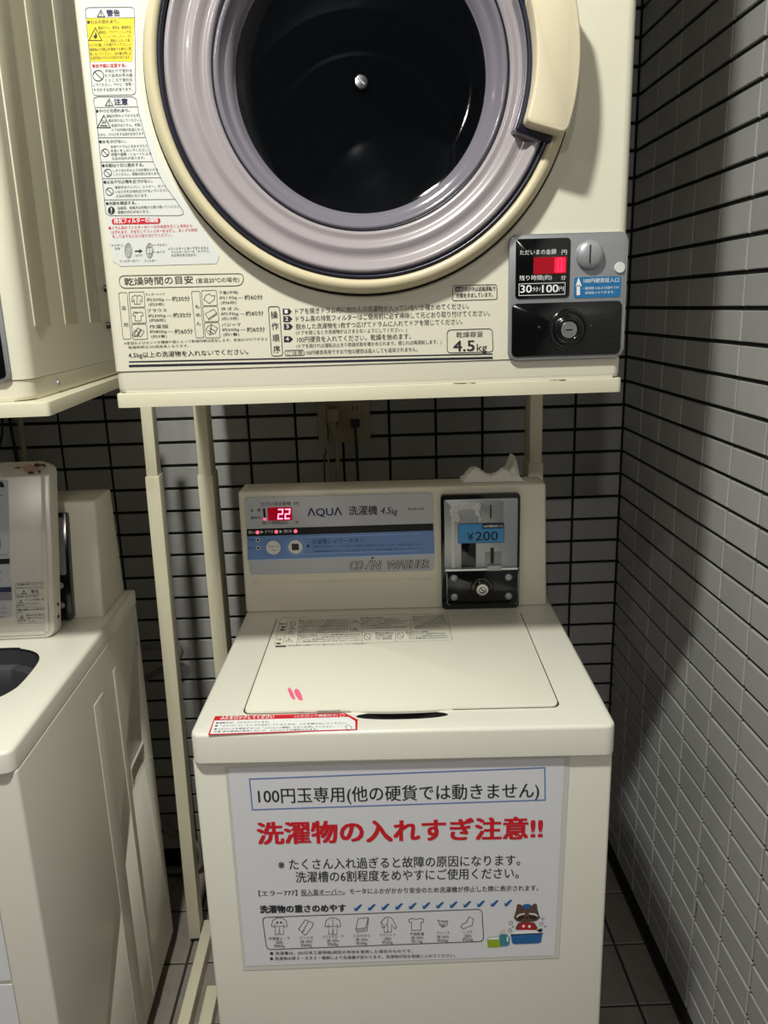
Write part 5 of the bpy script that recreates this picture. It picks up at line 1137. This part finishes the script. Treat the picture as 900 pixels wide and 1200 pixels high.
# grip hollow in front of the lid
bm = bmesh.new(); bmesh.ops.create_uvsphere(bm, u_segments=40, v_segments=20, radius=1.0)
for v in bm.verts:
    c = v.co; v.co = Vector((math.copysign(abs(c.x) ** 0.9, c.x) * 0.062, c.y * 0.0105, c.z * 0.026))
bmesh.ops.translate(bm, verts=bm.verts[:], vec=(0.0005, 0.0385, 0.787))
for f in bm.faces: f.material_index = 1  # dark faces paint the shade of the hollow into its colour
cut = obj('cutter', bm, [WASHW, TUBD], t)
boolean_cut(deck, cut)
gl = [(0.0005 + 0.070 * math.cos(a), 0.0515 - 0.0075 * math.sin(a) ** 1.0) for a in [PI * k / 20 for k in range(21)]]
obj('grip_lip', prism_z(gl[::-1], 0.7850, 0.7884, 0.001), LIDW, t, smooth=True, angle=35)
gap = obj('lid_gap_shade', prism_z([(x, y) for x, y in rrect(-0.2172, 0.2152, 0.0500, 0.3990, 0.012)], 0.7845, 0.7857), SEAM, t)  # dark plate showing round the lid, painted shade of its groove
lidp = rrect(-0.2145, 0.2125, 0.0512, 0.397, 0.010, 5)
lid = obj('lid', prism_z(lidp, 0.7850, 0.7888, 0.0014, 3), LIDW, t, smooth=True, angle=35)
printed('lid_print', 'lid', (0, 0, 0.7889), (1, 0, 0), (0, 1, 0), lid, 0.00008)
printed('marker_scribble', 'lidmark', (0, 0, 0.7889), (1, 0, 0), (0, 1, 0), lid, 0.00008)
printed('lid_edge_print', 'lidfront', (0, 0, 0.7889), (1, 0, 0), (0, 1, 0), lid, 0.00008)
printed('red_lock_label', 'deck', (0, 0, 0.78535), (1, 0, 0), (0, 1, 0), t, 0.00008)
# console
bm = bmesh.new()
vs = [bm.verts.new(p) for p in ((-0.2775, 0.424, 0.785), (0.2672, 0.424, 0.785), (0.2672, 0.500, 0.785), (-0.2775, 0.500, 0.785),
                                (-0.2765, 0.4275, 1.0105), (0.2618, 0.4275, 1.0105), (0.2618, 0.492, 1.0105), (-0.2765, 0.492, 1.0105))]
for q in ((0, 3, 2, 1), (4, 5, 6, 7), (0, 1, 5, 4), (1, 2, 6, 5), (2, 3, 7, 6), (3, 0, 4, 7)): bm.faces.new([vs[i] for i in q])
bevel(bm, 0.005, 3)
con = obj('console', bm, CREAM2, t, smooth=True, angle=40)
obj('console_ledge', rbox(-0.262, 0.062, 0.4225, 0.4260, 0.842, 0.8445, 0.0008), CREAM2, con)
YC = 0.4255
ov = plate('control_overlay', -0.2655, 0.0647, 0.785 + 0.0728, 0.785 + 0.2145, 0.006, YC - 0.0018, YC + 0.002, OVERLAY, t, 0.0004)
YP = YC - 0.0020
printed('control_print', 'con', (0, YP, 0.785), (1, 0, 0), (0, 0, 1), ov)
def zc(v): return 0.785 + v
plate('red_display', -0.2255, -0.1830, zc(0.1728), zc(0.1964), 0.001, YP - 0.0010, YP + 0.001, REDLENS, ov, 0)
def digit2(x0, x1, z0, z1, s, wd=0.0021):
    seg = {'2': ('a', 'b', 'g', 'e', 'd')}[s]; zm = (z0 + z1) / 2; bm = bmesh.new(); h = wd / 2; ya, yb = YP - 0.0016, YP - 0.0009
    E_ = {'a': (x0, x1, z1 - wd, z1), 'g': (x0, x1, zm - h, zm + h), 'd': (x0, x1, z0, z0 + wd), 'b': (x1 - wd, x1, zm, z1), 'e': (x0, x0 + wd, z0, zm)}
    for k in seg: a, b, c, d = E_[k]; bx(bm, a, b, ya, yb, c, d)
    sh = 0.12
    for v in bm.verts: v.co.x += (v.co.z - z0) * sh
    return bm
obj('lit_digit', digit2(-0.2092, -0.1999, zc(0.1750), zc(0.1938), '2'), DIGITW, ov)
obj('lit_digit', digit2(-0.1968, -0.1875, zc(0.1750), zc(0.1938), '2'), DIGITW, ov)
box_part('indicator_bar', (-0.2332, -0.2302, YP - 0.0010, YP, zc(0.178), zc(0.1955)), BLACK, ov, 0)
for (x, z, m_, r_) in ((-0.2318, 0.1762, LED, 0.0024), (-0.2461, 0.1520, LED, 0.0031), (-0.2128, 0.1522, LED, 0.0031), (-0.1787, 0.1525, LED, 0.0031)):
    disc_y('indicator_lamp', x, zc(z), r_, YP - 0.0016, YP, m_, ov, n=18)
for z in (0.1378, 0.1228):
    disc_y('indicator_lamp', -0.2465, zc(z), 0.0038, YP - 0.0008, YP, STICK, ov, n=18)
    disc_y('indicator_lamp', -0.2465, zc(z), 0.0024, YP - 0.0012, YP, INK['N0'], ov, n=14)
for x in (-0.2196, -0.1804):
    obj('push_button', lathe_y([(0.0130, YP), (0.0128, YP - 0.0035), (0.0112, YP - 0.0040), (0.0108, YP - 0.0028), (0.0, YP - 0.0028)], x, zc(0.1237), 32), STICK, ov, smooth=True, angle=35)
plate('button_icon', -0.1868, -0.1742, zc(0.1180), zc(0.1300), 0.0005, YP - 0.0031, YP - 0.002, INK['K'], ov, 0)
printed('button_print', 'btn', (0, YP - 0.0030, 0.785), (1, 0, 0), (0, 0, 1), ov)
# coin acceptor
acc = plate('coin_acceptor', 0.0775, 0.2155, zc(0.0012), zc(0.2120), 0.006, YC - 0.010, YC + 0.01, BLACK, t, 0.0022)
st_ = plate('steel_front', 0.0834, 0.2110, zc(0.078), zc(0.2040), 0.003, YC - 0.0108, YC - 0.006, STEEL, acc, 0.0005)
obj('coin_tray_ledge', rbox(0.0834, 0.2125, YC - 0.016, YC - 0.008, zc(0.0745), zc(0.0790), 0.0008), CHROME, acc)
plate('slot_plate', 0.1460, 0.1860, zc(0.1612), zc(0.1995), 0.003, YC - 0.0116, YC - 0.009, SILVER, acc, 0.0004)
box_part('coin_slot', (0.1628, 0.1654, YC - 0.0119, YC - 0.010, zc(0.1685), zc(0.1932)), BLACKM, acc, 0)
plate('coin_window', 0.1127, 0.1384, zc(0.0800), zc(0.1258), 0.001, YC - 0.0114, YC - 0.009, BLACK, acc, 0.0002)
plate('return_gate', 0.1545, 0.1835, zc(0.0790), zc(0.1075), 0.001, YC - 0.0116, YC - 0.009, SILVER, acc, 0.0003)
obj('return_chute', rbox(0.1575, 0.1830, YC - 0.0175, YC - 0.010, zc(0.0740), zc(0.0838), 0.001), STEEL, acc)
box_part('return_slot', (0.1640, 0.1700, YC - 0.0121, YC - 0.011, zc(0.0862), zc(0.1148)), BLACKM, acc, 0)
pb = plate('price_sticker', 0.1069, 0.1877, zc(0.1246), zc(0.1604), 0.0025, YC - 0.0124, YC - 0.011, NAVY, acc, 0)
plate('price_field', 0.1077, 0.1869, zc(0.1254), zc(0.1596), 0.0020, YC - 0.0126, YC - 0.011, BLUE2, acc, 0)
printed('price_print', 'price', (0, YC - 0.0127, 0.785), (1, 0, 0), (0, 0, 1), acc)
plate('lock_panel', 0.0872, 0.2130, zc(0.0050), zc(0.0728), 0.004, YC - 0.0118, YC - 0.008, BLACK, acc, 0.0012)
obj('lock_ring', lathe_y([(0.021, YC - 0.0115), (0.0205, YC - 0.0140), (0.0180, YC - 0.0150), (0.0150, YC - 0.0138), (0.0130, YC - 0.0160), (0.0118, YC - 0.0160), (0.0116, YC - 0.012)], 0.1491, zc(0.0400), 40), BLACK, acc, smooth=True)
obj('key_lock', lathe_y([(0.0113, YC - 0.012), (0.0113, YC - 0.0190), (0.0100, YC - 0.0205), (0.0062, YC - 0.0205), (0.0058, YC - 0.0195), (0.0, YC - 0.0195)], 0.1491, zc(0.0400), 36), CHROME, acc, smooth=True, angle=35)
bm = rbox(-0.0040, 0.0040, YC - 0.0200, YC - 0.0190, -0.0010, 0.0010, 0); bmesh.ops.rotate(bm, verts=bm.verts[:], cent=(0, 0, 0), matrix=Matrix.Rotation(0.75, 3, 'Y')); bmesh.ops.translate(bm, verts=bm.verts[:], vec=(0.1491, 0, zc(0.0400)))
obj('keyhole', bm, BLACKM, acc)
obj('lock_collar', lathe_y([(0.0064, YC - 0.0202), (0.0062, YC - 0.0210), (0.0052, YC - 0.0210), (0.0050, YC - 0.0200)], 0.1491, zc(0.0400), 28), BLACKM, acc, smooth=True)
for x, z in ((0.0994, 0.0607), (0.1963, 0.0598), (0.0999, 0.0250), (0.1967, 0.0241)):
    disc_y('dome_screw', x, zc(z), 0.0068, YC - 0.013, YC - 0.0115, STEEL, acc, dome=0.0040, n=24)
for x in (0.0868, 0.2132):
    s = 1 if x < 0.15 else -1
    obj('chrome_trim', tube([(x, YC - 0.0122, zc(0.0715)), (x, YC - 0.0122, zc(0.020)), (x + s * 0.001, YC - 0.0122, zc(0.013)), (x + s * 0.0045, YC - 0.0122, zc(0.0085))], 0.0006, 6), CHROME, acc, smooth=True)
# crumpled clear film, top left of the steel
bm = bmesh.new(); nx, nz = 14, 12; G_ = []
for j in range(nz + 1):
    row = []
    for i in range(nx + 1):
        u_ = i / nx; v_ = j / nz
        x = 0.0937 + 0.0520 * u_ + 0.0015 * math.sin(v_ * 9); z = zc(0.1660 + 0.0322 * v_ - 0.004 * (1 - v_) * u_)
        y = YC - 0.0128 - 0.0016 * abs(noise.noise(Vector((x * 160 + z * 90, z * 60, 3.0)))) - 0.0016 * abs(noise.noise(Vector((x * 70 - z * 150, z * 220, 7.0))))
        row.append(bm.verts.new((x, y, z)))
    G_.append(row)
for j in range(nz):
    for i in range(nx):
        if j < nz * 0.62 and 3 < i < nx - 1 and (i / nx) < 0.95 - (j / nz) * 0.3: continue
        bm.faces.new((G_[j][i], G_[j][i + 1], G_[j + 1][i + 1], G_[j + 1][i]))
for f in list(bm.faces):
    pass
film = obj('clear_film', bm, FILM, acc)
bm = bmesh.new()
for j in range(12):
    z = zc(0.166 - 0.086 * j / 12); z2 = zc(0.166 - 0.086 * (j + 1) / 12)
    a = [bm.verts.new((0.0955, YC - 0.0113 - 0.0003 * (j % 2), z)), bm.verts.new((0.1015, YC - 0.0120, z)), bm.verts.new((0.1015, YC - 0.0120, z2)), bm.verts.new((0.0955, YC - 0.0113 - 0.0003 * ((j + 1) % 2), z2))]
    bm.faces.new(a)
obj('clear_film', bm, FILM, acc)

# notice taped to the front of the coin washer
M0 = Matrix.Translation((-0.519, -0.766, 0)) @ Matrix.Rotation(-0.033, 4, 'Z')
nt_ = empty('notice', 'laminated Japanese notice with blue frame and red warning line on front of the middle washer', 'notice', (-0.519, -0.766, 0), -0.033)
def quad_sheet(pts, y0, y1, nx=10, nz=8, wob=0.0004):
    """pts TL, TR, BR, BL in x,z"""
    bm = bmesh.new(); F_, B_ = [], []
    for j in range(nz + 1):
        v_ = j / nz
        rf, rb = [], []
        for i in range(nx + 1):
            u_ = i / nx
            x = (pts[0][0] * (1 - u_) + pts[1][0] * u_) * (1 - v_) + (pts[3][0] * (1 - u_) + pts[2][0] * u_) * v_
            z = (pts[0][1] * (1 - u_) + pts[1][1] * u_) * (1 - v_) + (pts[3][1] * (1 - u_) + pts[2][1] * u_) * v_
            rf.append(bm.verts.new((x, y0, z))); rb.append(bm.verts.new((x, y1, z)))
        F_.append(rf); B_.append(rb)
    for j in range(nz):
        for i in range(nx):
            bm.faces.new((F_[j][i], F_[j][i + 1], F_[j + 1][i + 1], F_[j + 1][i])); bm.faces.new((B_[j][i], B_[j + 1][i], B_[j + 1][i + 1], B_[j][i + 1]))
    for i in range(nx):
        bm.faces.new((F_[0][i], B_[0][i], B_[0][i + 1], F_[0][i + 1])); bm.faces.new((F_[nz][i], F_[nz][i + 1], B_[nz][i + 1], B_[nz][i]))
    for j in range(nz):
        bm.faces.new((F_[j][0], F_[j + 1][0], B_[j + 1][0], B_[j][0])); bm.faces.new((F_[j][nx], B_[j][nx], B_[j + 1][nx], F_[j + 1][nx]))
    return bm
obj('paper_sheet', quad_sheet([(-0.2318, 0.7300), (0.2129, 0.7345), (0.2075, 0.4212), (-0.2318, 0.4120)], 0.0078, 0.0090), PAPER, nt_)
obj('laminate_film', quad_sheet([(-0.2362, 0.7330), (0.2198, 0.7375), (0.2136, 0.4160), (-0.2362, 0.4040)], 0.0082, 0.0090), mat('laminate_edge', (206, 205, 200), 0.25), nt_)
printed('notice_print', 'notice', (0, 0.0077, 0), (1, 0, 0), (0, 0, 1), nt_)

# ------------------------------------------------------------------ left coin washer, lid open
t = empty('coin_washer', 'white coin-operated washing machine with its lid standing open at the left edge of the photo', 'washing machine', (-1.2695, -0.834, 0), 0.018, 'coin washing machines')
DT = 0.812
body = obj('body', rbox(-0.2785, 0.2785, 0.007, 0.568, 0.04, DT - 0.0285, 0.004, 3), GREYW, t, smooth=True, angle=40)
# grip pocket pressed into the side
cut = obj('cutter', rbox(0.264, 0.30, 0.425, 0.500, 0.492, 0.520, 0.004), GREYW, t)
boolean_cut(body, cut)
obj('side_grip_frame', tube([(0.2788, 0.418, 0.486), (0.2788, 0.507, 0.488), (0.2788, 0.506, 0.526), (0.2788, 0.418, 0.524), (0.2788, 0.418, 0.486)], 0.0022, 6, True, 0), GREYW, t, smooth=True, angle=40)
for y0, y1, z0, z1 in ((0.283, 0.330, 0.05, 0.722), (0.392, 0.412, 0.05, 0.730)):
    bm = rbox(0.2755, 0.2798, y0, y1, z0, z1, 0); bevel(bm, 0.0012, 3)
    obj('side_rib', bm, GREYW, t, smooth=True, angle=40)
for yy, zz in ((0.545, 0.735), (0.545, 0.712), (0.545, 0.47), (0.545, 0.45)):
    bm = bmesh.new(); bmesh.ops.create_cone(bm, cap_ends=True, segments=12, radius1=0.003, radius2=0.0025, depth=0.002, matrix=Matrix.Translation((0.2792, yy, zz)) @ Matrix.Rotation(PI / 2, 4, 'Y'))
    obj('screw', bm, STEEL, t, smooth=True, angle=40)
obj('skirt', rbox(-0.268, 0.268, 0.016, 0.560, 0.012, 0.042, 0.002), BLACKM, t)
for s in (-1, 1):
    for yy in (0.05, 0.52):
        bm = bmesh.new(); bmesh.ops.create_cone(bm, cap_ends=True, segments=20, radius1=0.024, radius2=0.018, depth=0.014, matrix=Matrix.Translation((s * 0.235, yy, 0.007)))
        obj('foot', bm, BLACKM, t, smooth=True, angle=40)
deck = obj('top_deck', shell_deck(0.2775, 0.572, DT, 0.028), [WASHW, TUBD], t, smooth=True, angle=35)
op = [(-0.17, 0.319), (0.127, 0.319), (0.168, 0.312), (0.196, 0.296), (0.211, 0.272), (0.2160, 0.240), (0.2165, 0.190), (0.2120, 0.165), (0.197, 0.142), (0.160, 0.118), (0.110, 0.098), (0.04, 0.090), (-0.04, 0.090), (-0.110, 0.098), (-0.160, 0.118), (-0.20, 0.145), (-0.213, 0.19), (-0.213, 0.26), (-0.20, 0.30)]
def smooth_loop(P, n=4):
    out = []; m = len(P)
    for i in range(m):
        p0, p1, p2, p3 = [Vector(P[(i + k - 1) % m]) for k in range(4)]
        for k in range(n):
            u_ = k / n
            out.append(tuple(0.5 * ((2 * p1) + (-p0 + p2) * u_ + (2 * p0 - 5 * p1 + 4 * p2 - p3) * u_ * u_ + (-p0 + 3 * p1 - 3 * p2 + p3) * u_ ** 3)))
    return out
op = smooth_loop(op)
cut = obj('cutter', prism_z(op, DT - 0.1, DT + 0.05), [WASHW, TUBD], t)
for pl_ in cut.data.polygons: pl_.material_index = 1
boolean_cut(deck, cut)
md = None
cut = obj('cutter', prism_z([(x * 1.0, y) for x, y in op], DT - 0.32, DT + 0.05), [GREYW, TUBD], t)
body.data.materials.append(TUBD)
boolean_cut(body, cut)
def ring_loft(rings, m, name, parent):
    bm = bmesh.new(); RR_ = [[bm.verts.new(p) for p in r] for r in rings]; n = len(RR_[0])
    for A, B in zip(RR_, RR_[1:]):
        for k in range(n): bm.faces.new((A[k], A[(k + 1) % n], B[(k + 1) % n], B[k]))
    bm.faces.new(RR_[-1])
    return obj(name, bm, m, parent, smooth=True, angle=40)
def sc_(s, z, oy=0.0): return [(x * s, 0.205 + (y - 0.205) * s + oy, z) for x, y in op]
tub = ring_loft([sc_(0.995, DT - 0.004), sc_(0.985, DT - 0.028), sc_(0.93, DT - 0.034), sc_(0.90, DT - 0.060), sc_(0.88, DT - 0.29)], TUB, 'tub', t)
# console
bm = bmesh.new()
vs = [bm.verts.new(p) for p in ((-0.262, 0.4325, DT - 0.001), (0.2605, 0.4325, DT - 0.001), (0.2605, 0.566, DT - 0.001), (-0.262, 0.566, DT - 0.001),
                                (-0.262, 0.470, 1.011), (0.2585, 0.470, 1.011), (0.2585, 0.560, 1.011), (-0.262, 0.560, 1.011))]
for q in ((0, 3, 2, 1), (4, 5, 6, 7), (0, 1, 5, 4), (1, 2, 6, 5), (2, 3, 7, 6), (3, 0, 4, 7)): bm.faces.new([vs[i] for i in q])
bevel(bm, 0.004, 3)
con2 = obj('console', bm, CREAM2, t, smooth=True, angle=40)
ux = Vector((1, 0, 0)); cv = Vector((0, 0.0375, 0.200)).normalized(); cn = ux.cross(cv)
def con_plate(name, x0, x1, v0, v1, th, m, r=0.005, parent=con2):
    o = plate(name, x0, x1, v0, v1, r, -th, 0.004, m, parent, 0.0015)
    for v in o.data.vertices:
        x, y, z = v.co; q = Vector((0, 0.4325, DT)) + ux * x + cv * z - cn * y; v.co = q
    return o
cn = -Vector((0, -cv.z, cv.y)) if False else Vector((0, -cv.z, cv.y))
ac2 = con_plate('coin_acceptor', 0.076, 0.2130, 0.002, 0.184, 0.013, BLACK)
con_plate('steel_front', 0.083, 0.2070, 0.078, 0.176, 0.0138, STEEL, 0.003)
for x, z in ((0.097, 0.060), (0.195, 0.060), (0.097, 0.026), (0.195, 0.026)):
    o = disc_y('dome_screw', x, z, 0.0060, -0.0165, -0.0128, STEEL, con2, dome=0.0035, n=20)
    for v in o.data.vertices:
        xx, y, zz = v.co; v.co = Vector((0, 0.4325, DT)) + ux * xx + cv * zz - cn * y
# standing lid
ln = Vector((0, 0.28, 0.96)).normalized(); lb = Vector((0, 0.96, -0.28)).normalized()
LO = Vector((0, 0.35, 0.815))
bm = rbox(-0.214, 0.2065, 0.0, 0.030, -0.002, 0.2860, 0)
bevel(bm, 0.016, 4, [e for e in bm.edges if abs(e.verts[0].co.y - e.verts[1].co.y) > 0.01])
bevel(bm, 0.003, 2, [e for e in bm.edges if all(v.co.y < 0.001 for v in e.verts)])
for v in bm.verts: x, y, z = v.co; v.co = LO + ux * x + lb * y + ln * z
lid2 = obj('lid', bm, GREYW, t, smooth=True, angle=40); lid2['label'] = 'open lid with stickers and rust spots'
def lid_frame(x, y, z): return LO + ux * x + lb * y + ln * z
bm = bmesh.new()
for a in ((-0.205, -0.199, 0.008, 0.276), (0.1925, 0.198, 0.008, 0.270), (-0.199, 0.1925, 0.272, 0.277), (-0.199, 0.1925, 0.004, 0.009)): bx(bm, a[0], a[1], -0.0022, 0.001, a[2], a[3])
for v in bm.verts: v.co = lid_frame(*v.co)
obj('lid_rim', bm, GREYW, lid2)
for z0, z1, x1, m_, nm in ((0.034, 0.2575, 0.139, STICK, 'instruction_sticker'), (0.046, 0.145, 0.181, STICK, 'warning_sticker')):
    bm = prism_y(rrect(-0.10 if x1 < 0.15 else 0.1425, x1, z0 if x1 < 0.15 else 0.0325, z1 if x1 < 0.15 else 0.108, 0.004), -0.0006, 0.0)
    for v in bm.verts: v.co = lid_frame(*v.co)
    s_ = obj(nm, bm, OVERLAY if x1 < 0.15 else mat('clear_grey_sticker', (205, 202, 196), 0.35), lid2)
    printed('sticker_print', 'lwsheet' if x1 < 0.15 else 'lwlid', LO - lb * 0.0008, ux, ln, s_)
def blob(cx, cz, rx, rz, seed, n=14):
    r = random.Random(seed); return [(cx + rx * (0.75 + 0.4 * r.random()) * math.cos(2 * PI * k / n), cz + rz * (0.75 + 0.4 * r.random()) * math.sin(2 * PI * k / n)) for k in range(n)]
for cx, cz, rx, rz, sd, mm, yo in ((0.1720, 0.2745, 0.0085, 0.0065, 1, PRIMER, -0.0026), (0.1560, 0.2755, 0.0060, 0.0014, 2, RUST, -0.0027), (0.1770, 0.2665, 0.0045, 0.0022, 3, RUST, -0.0028), (0.1868, 0.2790, 0.0052, 0.0030, 4, RUST, -0.0028), (0.1950, 0.2785, 0.0050, 0.0014, 5, RUST, -0.0027), (0.1850, 0.2735, 0.0060, 0.0050, 6, PRIMER, -0.0025), (0.1985, 0.2775, 0.0014, 0.0030, 8, RUST, -0.0028), (0.1905, 0.2680, 0.002, 0.002, 9, RUST, -0.0027)):
    bm = prism_y(blob(cx, cz, rx, rz, sd), yo, -0.0004)
    for v in bm.verts: v.co = lid_frame(*v.co)
    obj('rust_patch', bm, mm, lid2)
for zz in (0.050, 0.030):
    bm = bmesh.new(); bmesh.ops.create_cone(bm, cap_ends=True, segments=12, radius1=0.003, radius2=0.003, depth=0.002, matrix=Matrix.Rotation(PI / 2, 4, 'Y'))
    c_ = lid_frame(0.2066, 0.018, zz); bmesh.ops.translate(bm, verts=bm.verts[:], vec=c_)
    obj('lid_screw', bm, BLACKM, lid2)
for i, (z0, z1) in enumerate(((0.478, 0.740), (0.215, 0.471))):
    n2 = obj('notice', rbox(-0.19, 0.2285, 0.0045, 0.0060, z0, z1, 0), PAPER)
    n2.location = (-1.2695, -0.834, 0); n2.rotation_euler = (0, 0, 0.018)
    tag(n2, ('blank-edged laminated sheet on front of the left washer, upper of two', 'blank-edged laminated sheet on front of the left washer, lower of two')[i], 'notice', 'sheets on the left washer')

# ------------------------------------------------------------------ crumpled tissue on the console
bm = bmesh.new(); NX, NY = 34, 16; G_ = []
for j in range(NY + 1):
    row = []
    for i in range(NX + 1):
        u_, v_ = i / NX, j / NY
        edge = min(u_, 1 - u_, v_, 1 - v_)
        h = 0.017 * math.exp(-((u_ - 0.22) / 0.17) ** 2) + 0.014 * math.exp(-((u_ - 0.70) / 0.13) ** 2) + 0.036 * math.exp(-((u_ - 0.88) / 0.075) ** 2) * math.exp(-((v_ - 0.7) / 0.35) ** 2) + 0.004
        h *= min(1, edge * 6 + 0.04) if u_ < 0.8 else min(1, edge * 14 + 0.05)
        nz_ = noise.noise(Vector((u_ * 7, v_ * 4, 1.3))); n3 = noise.noise(Vector((u_ * 10, v_ * 6, 5.1)))
        h = max(0.0006, h * (1 + 0.35 * nz_) + 0.006 * abs(n3) * min(1, edge * 10))
        x = -0.386 + 0.107 * u_ + 0.006 * noise.noise(Vector((v_ * 5, u_ * 3, 9)))
        y = -0.322 + 0.046 * v_ - 0.005 * u_ + 0.005 * noise.noise(Vector((u_ * 6, 2, v_)))
        row.append(bm.verts.new((x, y, 1.0107 + h)))
    G_.append(row)
for j in range(NY):
    for i in range(NX): bm.faces.new((G_[j][i], G_[j][i + 1], G_[j + 1][i + 1], G_[j + 1][i]))
o = obj('tissue', bm, TISSUE, smooth=True, angle=28)
tag(o, 'crumpled white tissue lying on top of the middle washer console', 'tissue')

# ------------------------------------------------------------------ outlet, plugs, cords
t = empty('wall_outlet', 'ivory double wall outlet on the back tiles under the dryer shelf', 'outlet', (-0.601, 0.0, 1.098))
obj('cover_plate', rbox(-0.0545, 0.0565, -0.008, 0.0, -0.0605, 0.060, 0.003), PLAST, t, smooth=True, angle=40)
for x in (-0.020, 0.026):
    for z in (-0.020, 0.012):
        s_ = obj('socket', rbox(x - 0.015, x + 0.015, -0.0095, -0.007, z - 0.014, z + 0.014, 0.001), PLAST, t)
        bm = bmesh.new()
        for dx in (-0.005, 0.005): bx(bm, x + dx - 0.001, x + dx + 0.001, -0.0098, -0.0090, z - 0.003, z + 0.006)
        obj('socket_slot', bm, BLACKM, s_)
t = empty('power_plug', 'black power plug and cord in the right half of the wall outlet', 'plug', (-0.576, -0.010, 1.078), 0, 'plugs in the wall outlet')
obj('plug_body', rbox(-0.0095, 0.0095, -0.022, 0.0, -0.006, 0.010, 0.003), CORDG, t, smooth=True, angle=40)
obj('cord', tube([(0, -0.014, -0.003), (0.000, -0.016, -0.02), (0.001, -0.014, -0.06), (0.002, -0.02, -0.16), (0.01, -0.03, -0.6), (0.02, -0.05, -1.04)], 0.0030), CORDG, t, smooth=True)
t = empty('power_plug', 'ivory power plug and cord in the left half of the wall outlet', 'plug', (-0.622, -0.010, 1.100), 0, 'plugs in the wall outlet')
obj('plug_body', rbox(-0.0105, 0.0125, -0.030, 0.0, -0.014, 0.014, 0.003), CORDW, t, smooth=True, angle=40)
obj('strain_relief', rbox(-0.006, 0.004, -0.020, -0.008, -0.028, -0.012, 0.002), CORDW, t, smooth=True, angle=40)
obj('cord', tube([(-0.001, -0.014, -0.022), (0.002, -0.016, -0.05), (0.006, -0.018, -0.10), (0.008, -0.03, -0.5), (0.02, -0.05, -1.07)], 0.0042), CORDW, t, smooth=True)
tag(obj('earth_wire', tube([(-0.640, -0.022, 1.20), (-0.6385, -0.022, 1.10), (-0.634, -0.024, 1.062), (-0.641, -0.024, 1.02), (-0.646, -0.022, 0.96), (-0.65, -0.03, 0.5), (-0.66, -0.04, 0.02)], 0.0018), CORDE, smooth=True), 'thin green earth wire hanging left of the plugs in front of the outlet', 'wire')
tag(obj('supply_wire', tube([(-0.6375, -0.056, 1.20), (-0.6375, -0.056, 1.08), (-0.636, -0.052, 1.03), (-0.634, -0.048, 0.95), (-0.635, -0.045, 0.5), (-0.64, -0.05, 0.02)], 0.0022), CORDW, smooth=True), 'thin ivory wire hanging beside the green wire in front of the outlet', 'wire')
tag(obj('water_pipe', tube([(-1.270, -0.025, 1.60), (-1.272, -0.025, 1.10), (-1.276, -0.025, 0.95), (-1.276, -0.025, 0.2)], 0.006, 10), CORDW, smooth=True), 'slim pale pipe running down the back wall above the open lid', 'pipe')
tag(obj('hanging_cable', tube([(-1.300, -0.02, 1.25), (-1.312, -0.02, 1.10), (-1.330, -0.025, 1.02), (-1.35, -0.03, 0.8), (-1.34, -0.03, 0.3)], 0.0030), CORDG, smooth=True), 'black cord curving away behind the open lid, left of the other', 'cord', 'black cords behind the left washer')
tag(obj('hanging_cable', tube([(-1.292, -0.018, 1.25), (-1.296, -0.018, 1.10), (-1.290, -0.02, 1.0), (-1.285, -0.03, 0.7), (-1.29, -0.03, 0.3)], 0.0030), CORDG, smooth=True), 'black cord hanging straight down beside the pale pipe', 'cord', 'black cords behind the left washer')
# hoses low in the gap
def corrugated(pts, r, name, label, m=HOSE):
    bm = tube(pts, r, 10, True, 10)
    o = obj(name, bm, m, smooth=True); return tag(o, label, 'hose')
corrugated([(-1.16, -0.060, 0.600), (-1.08, -0.060, 0.606), (-1.02, -0.060, 0.608), (-0.985, -0.055, 0.598), (-0.99, -0.05, 0.575), (-1.03, -0.05, 0.545), (-1.10, -0.05, 0.51)], 0.0075, 'water_hose', 'grey water hose looping behind the left washer at mid height')
corrugated([(-1.14, -0.05, 0.20), (-1.08, -0.05, 0.16), (-1.05, -0.05, 0.128), (-1.01, -0.05, 0.110), (-0.985, -0.045, 0.07), (-1.0, -0.04, 0.02), (-1.1, -0.035, 0.010)], 0.008, 'drain_hose', 'grey drain hose near the floor behind the stand leg')

run_prints()
# small safety: every top-level mesh and empty already carries its label
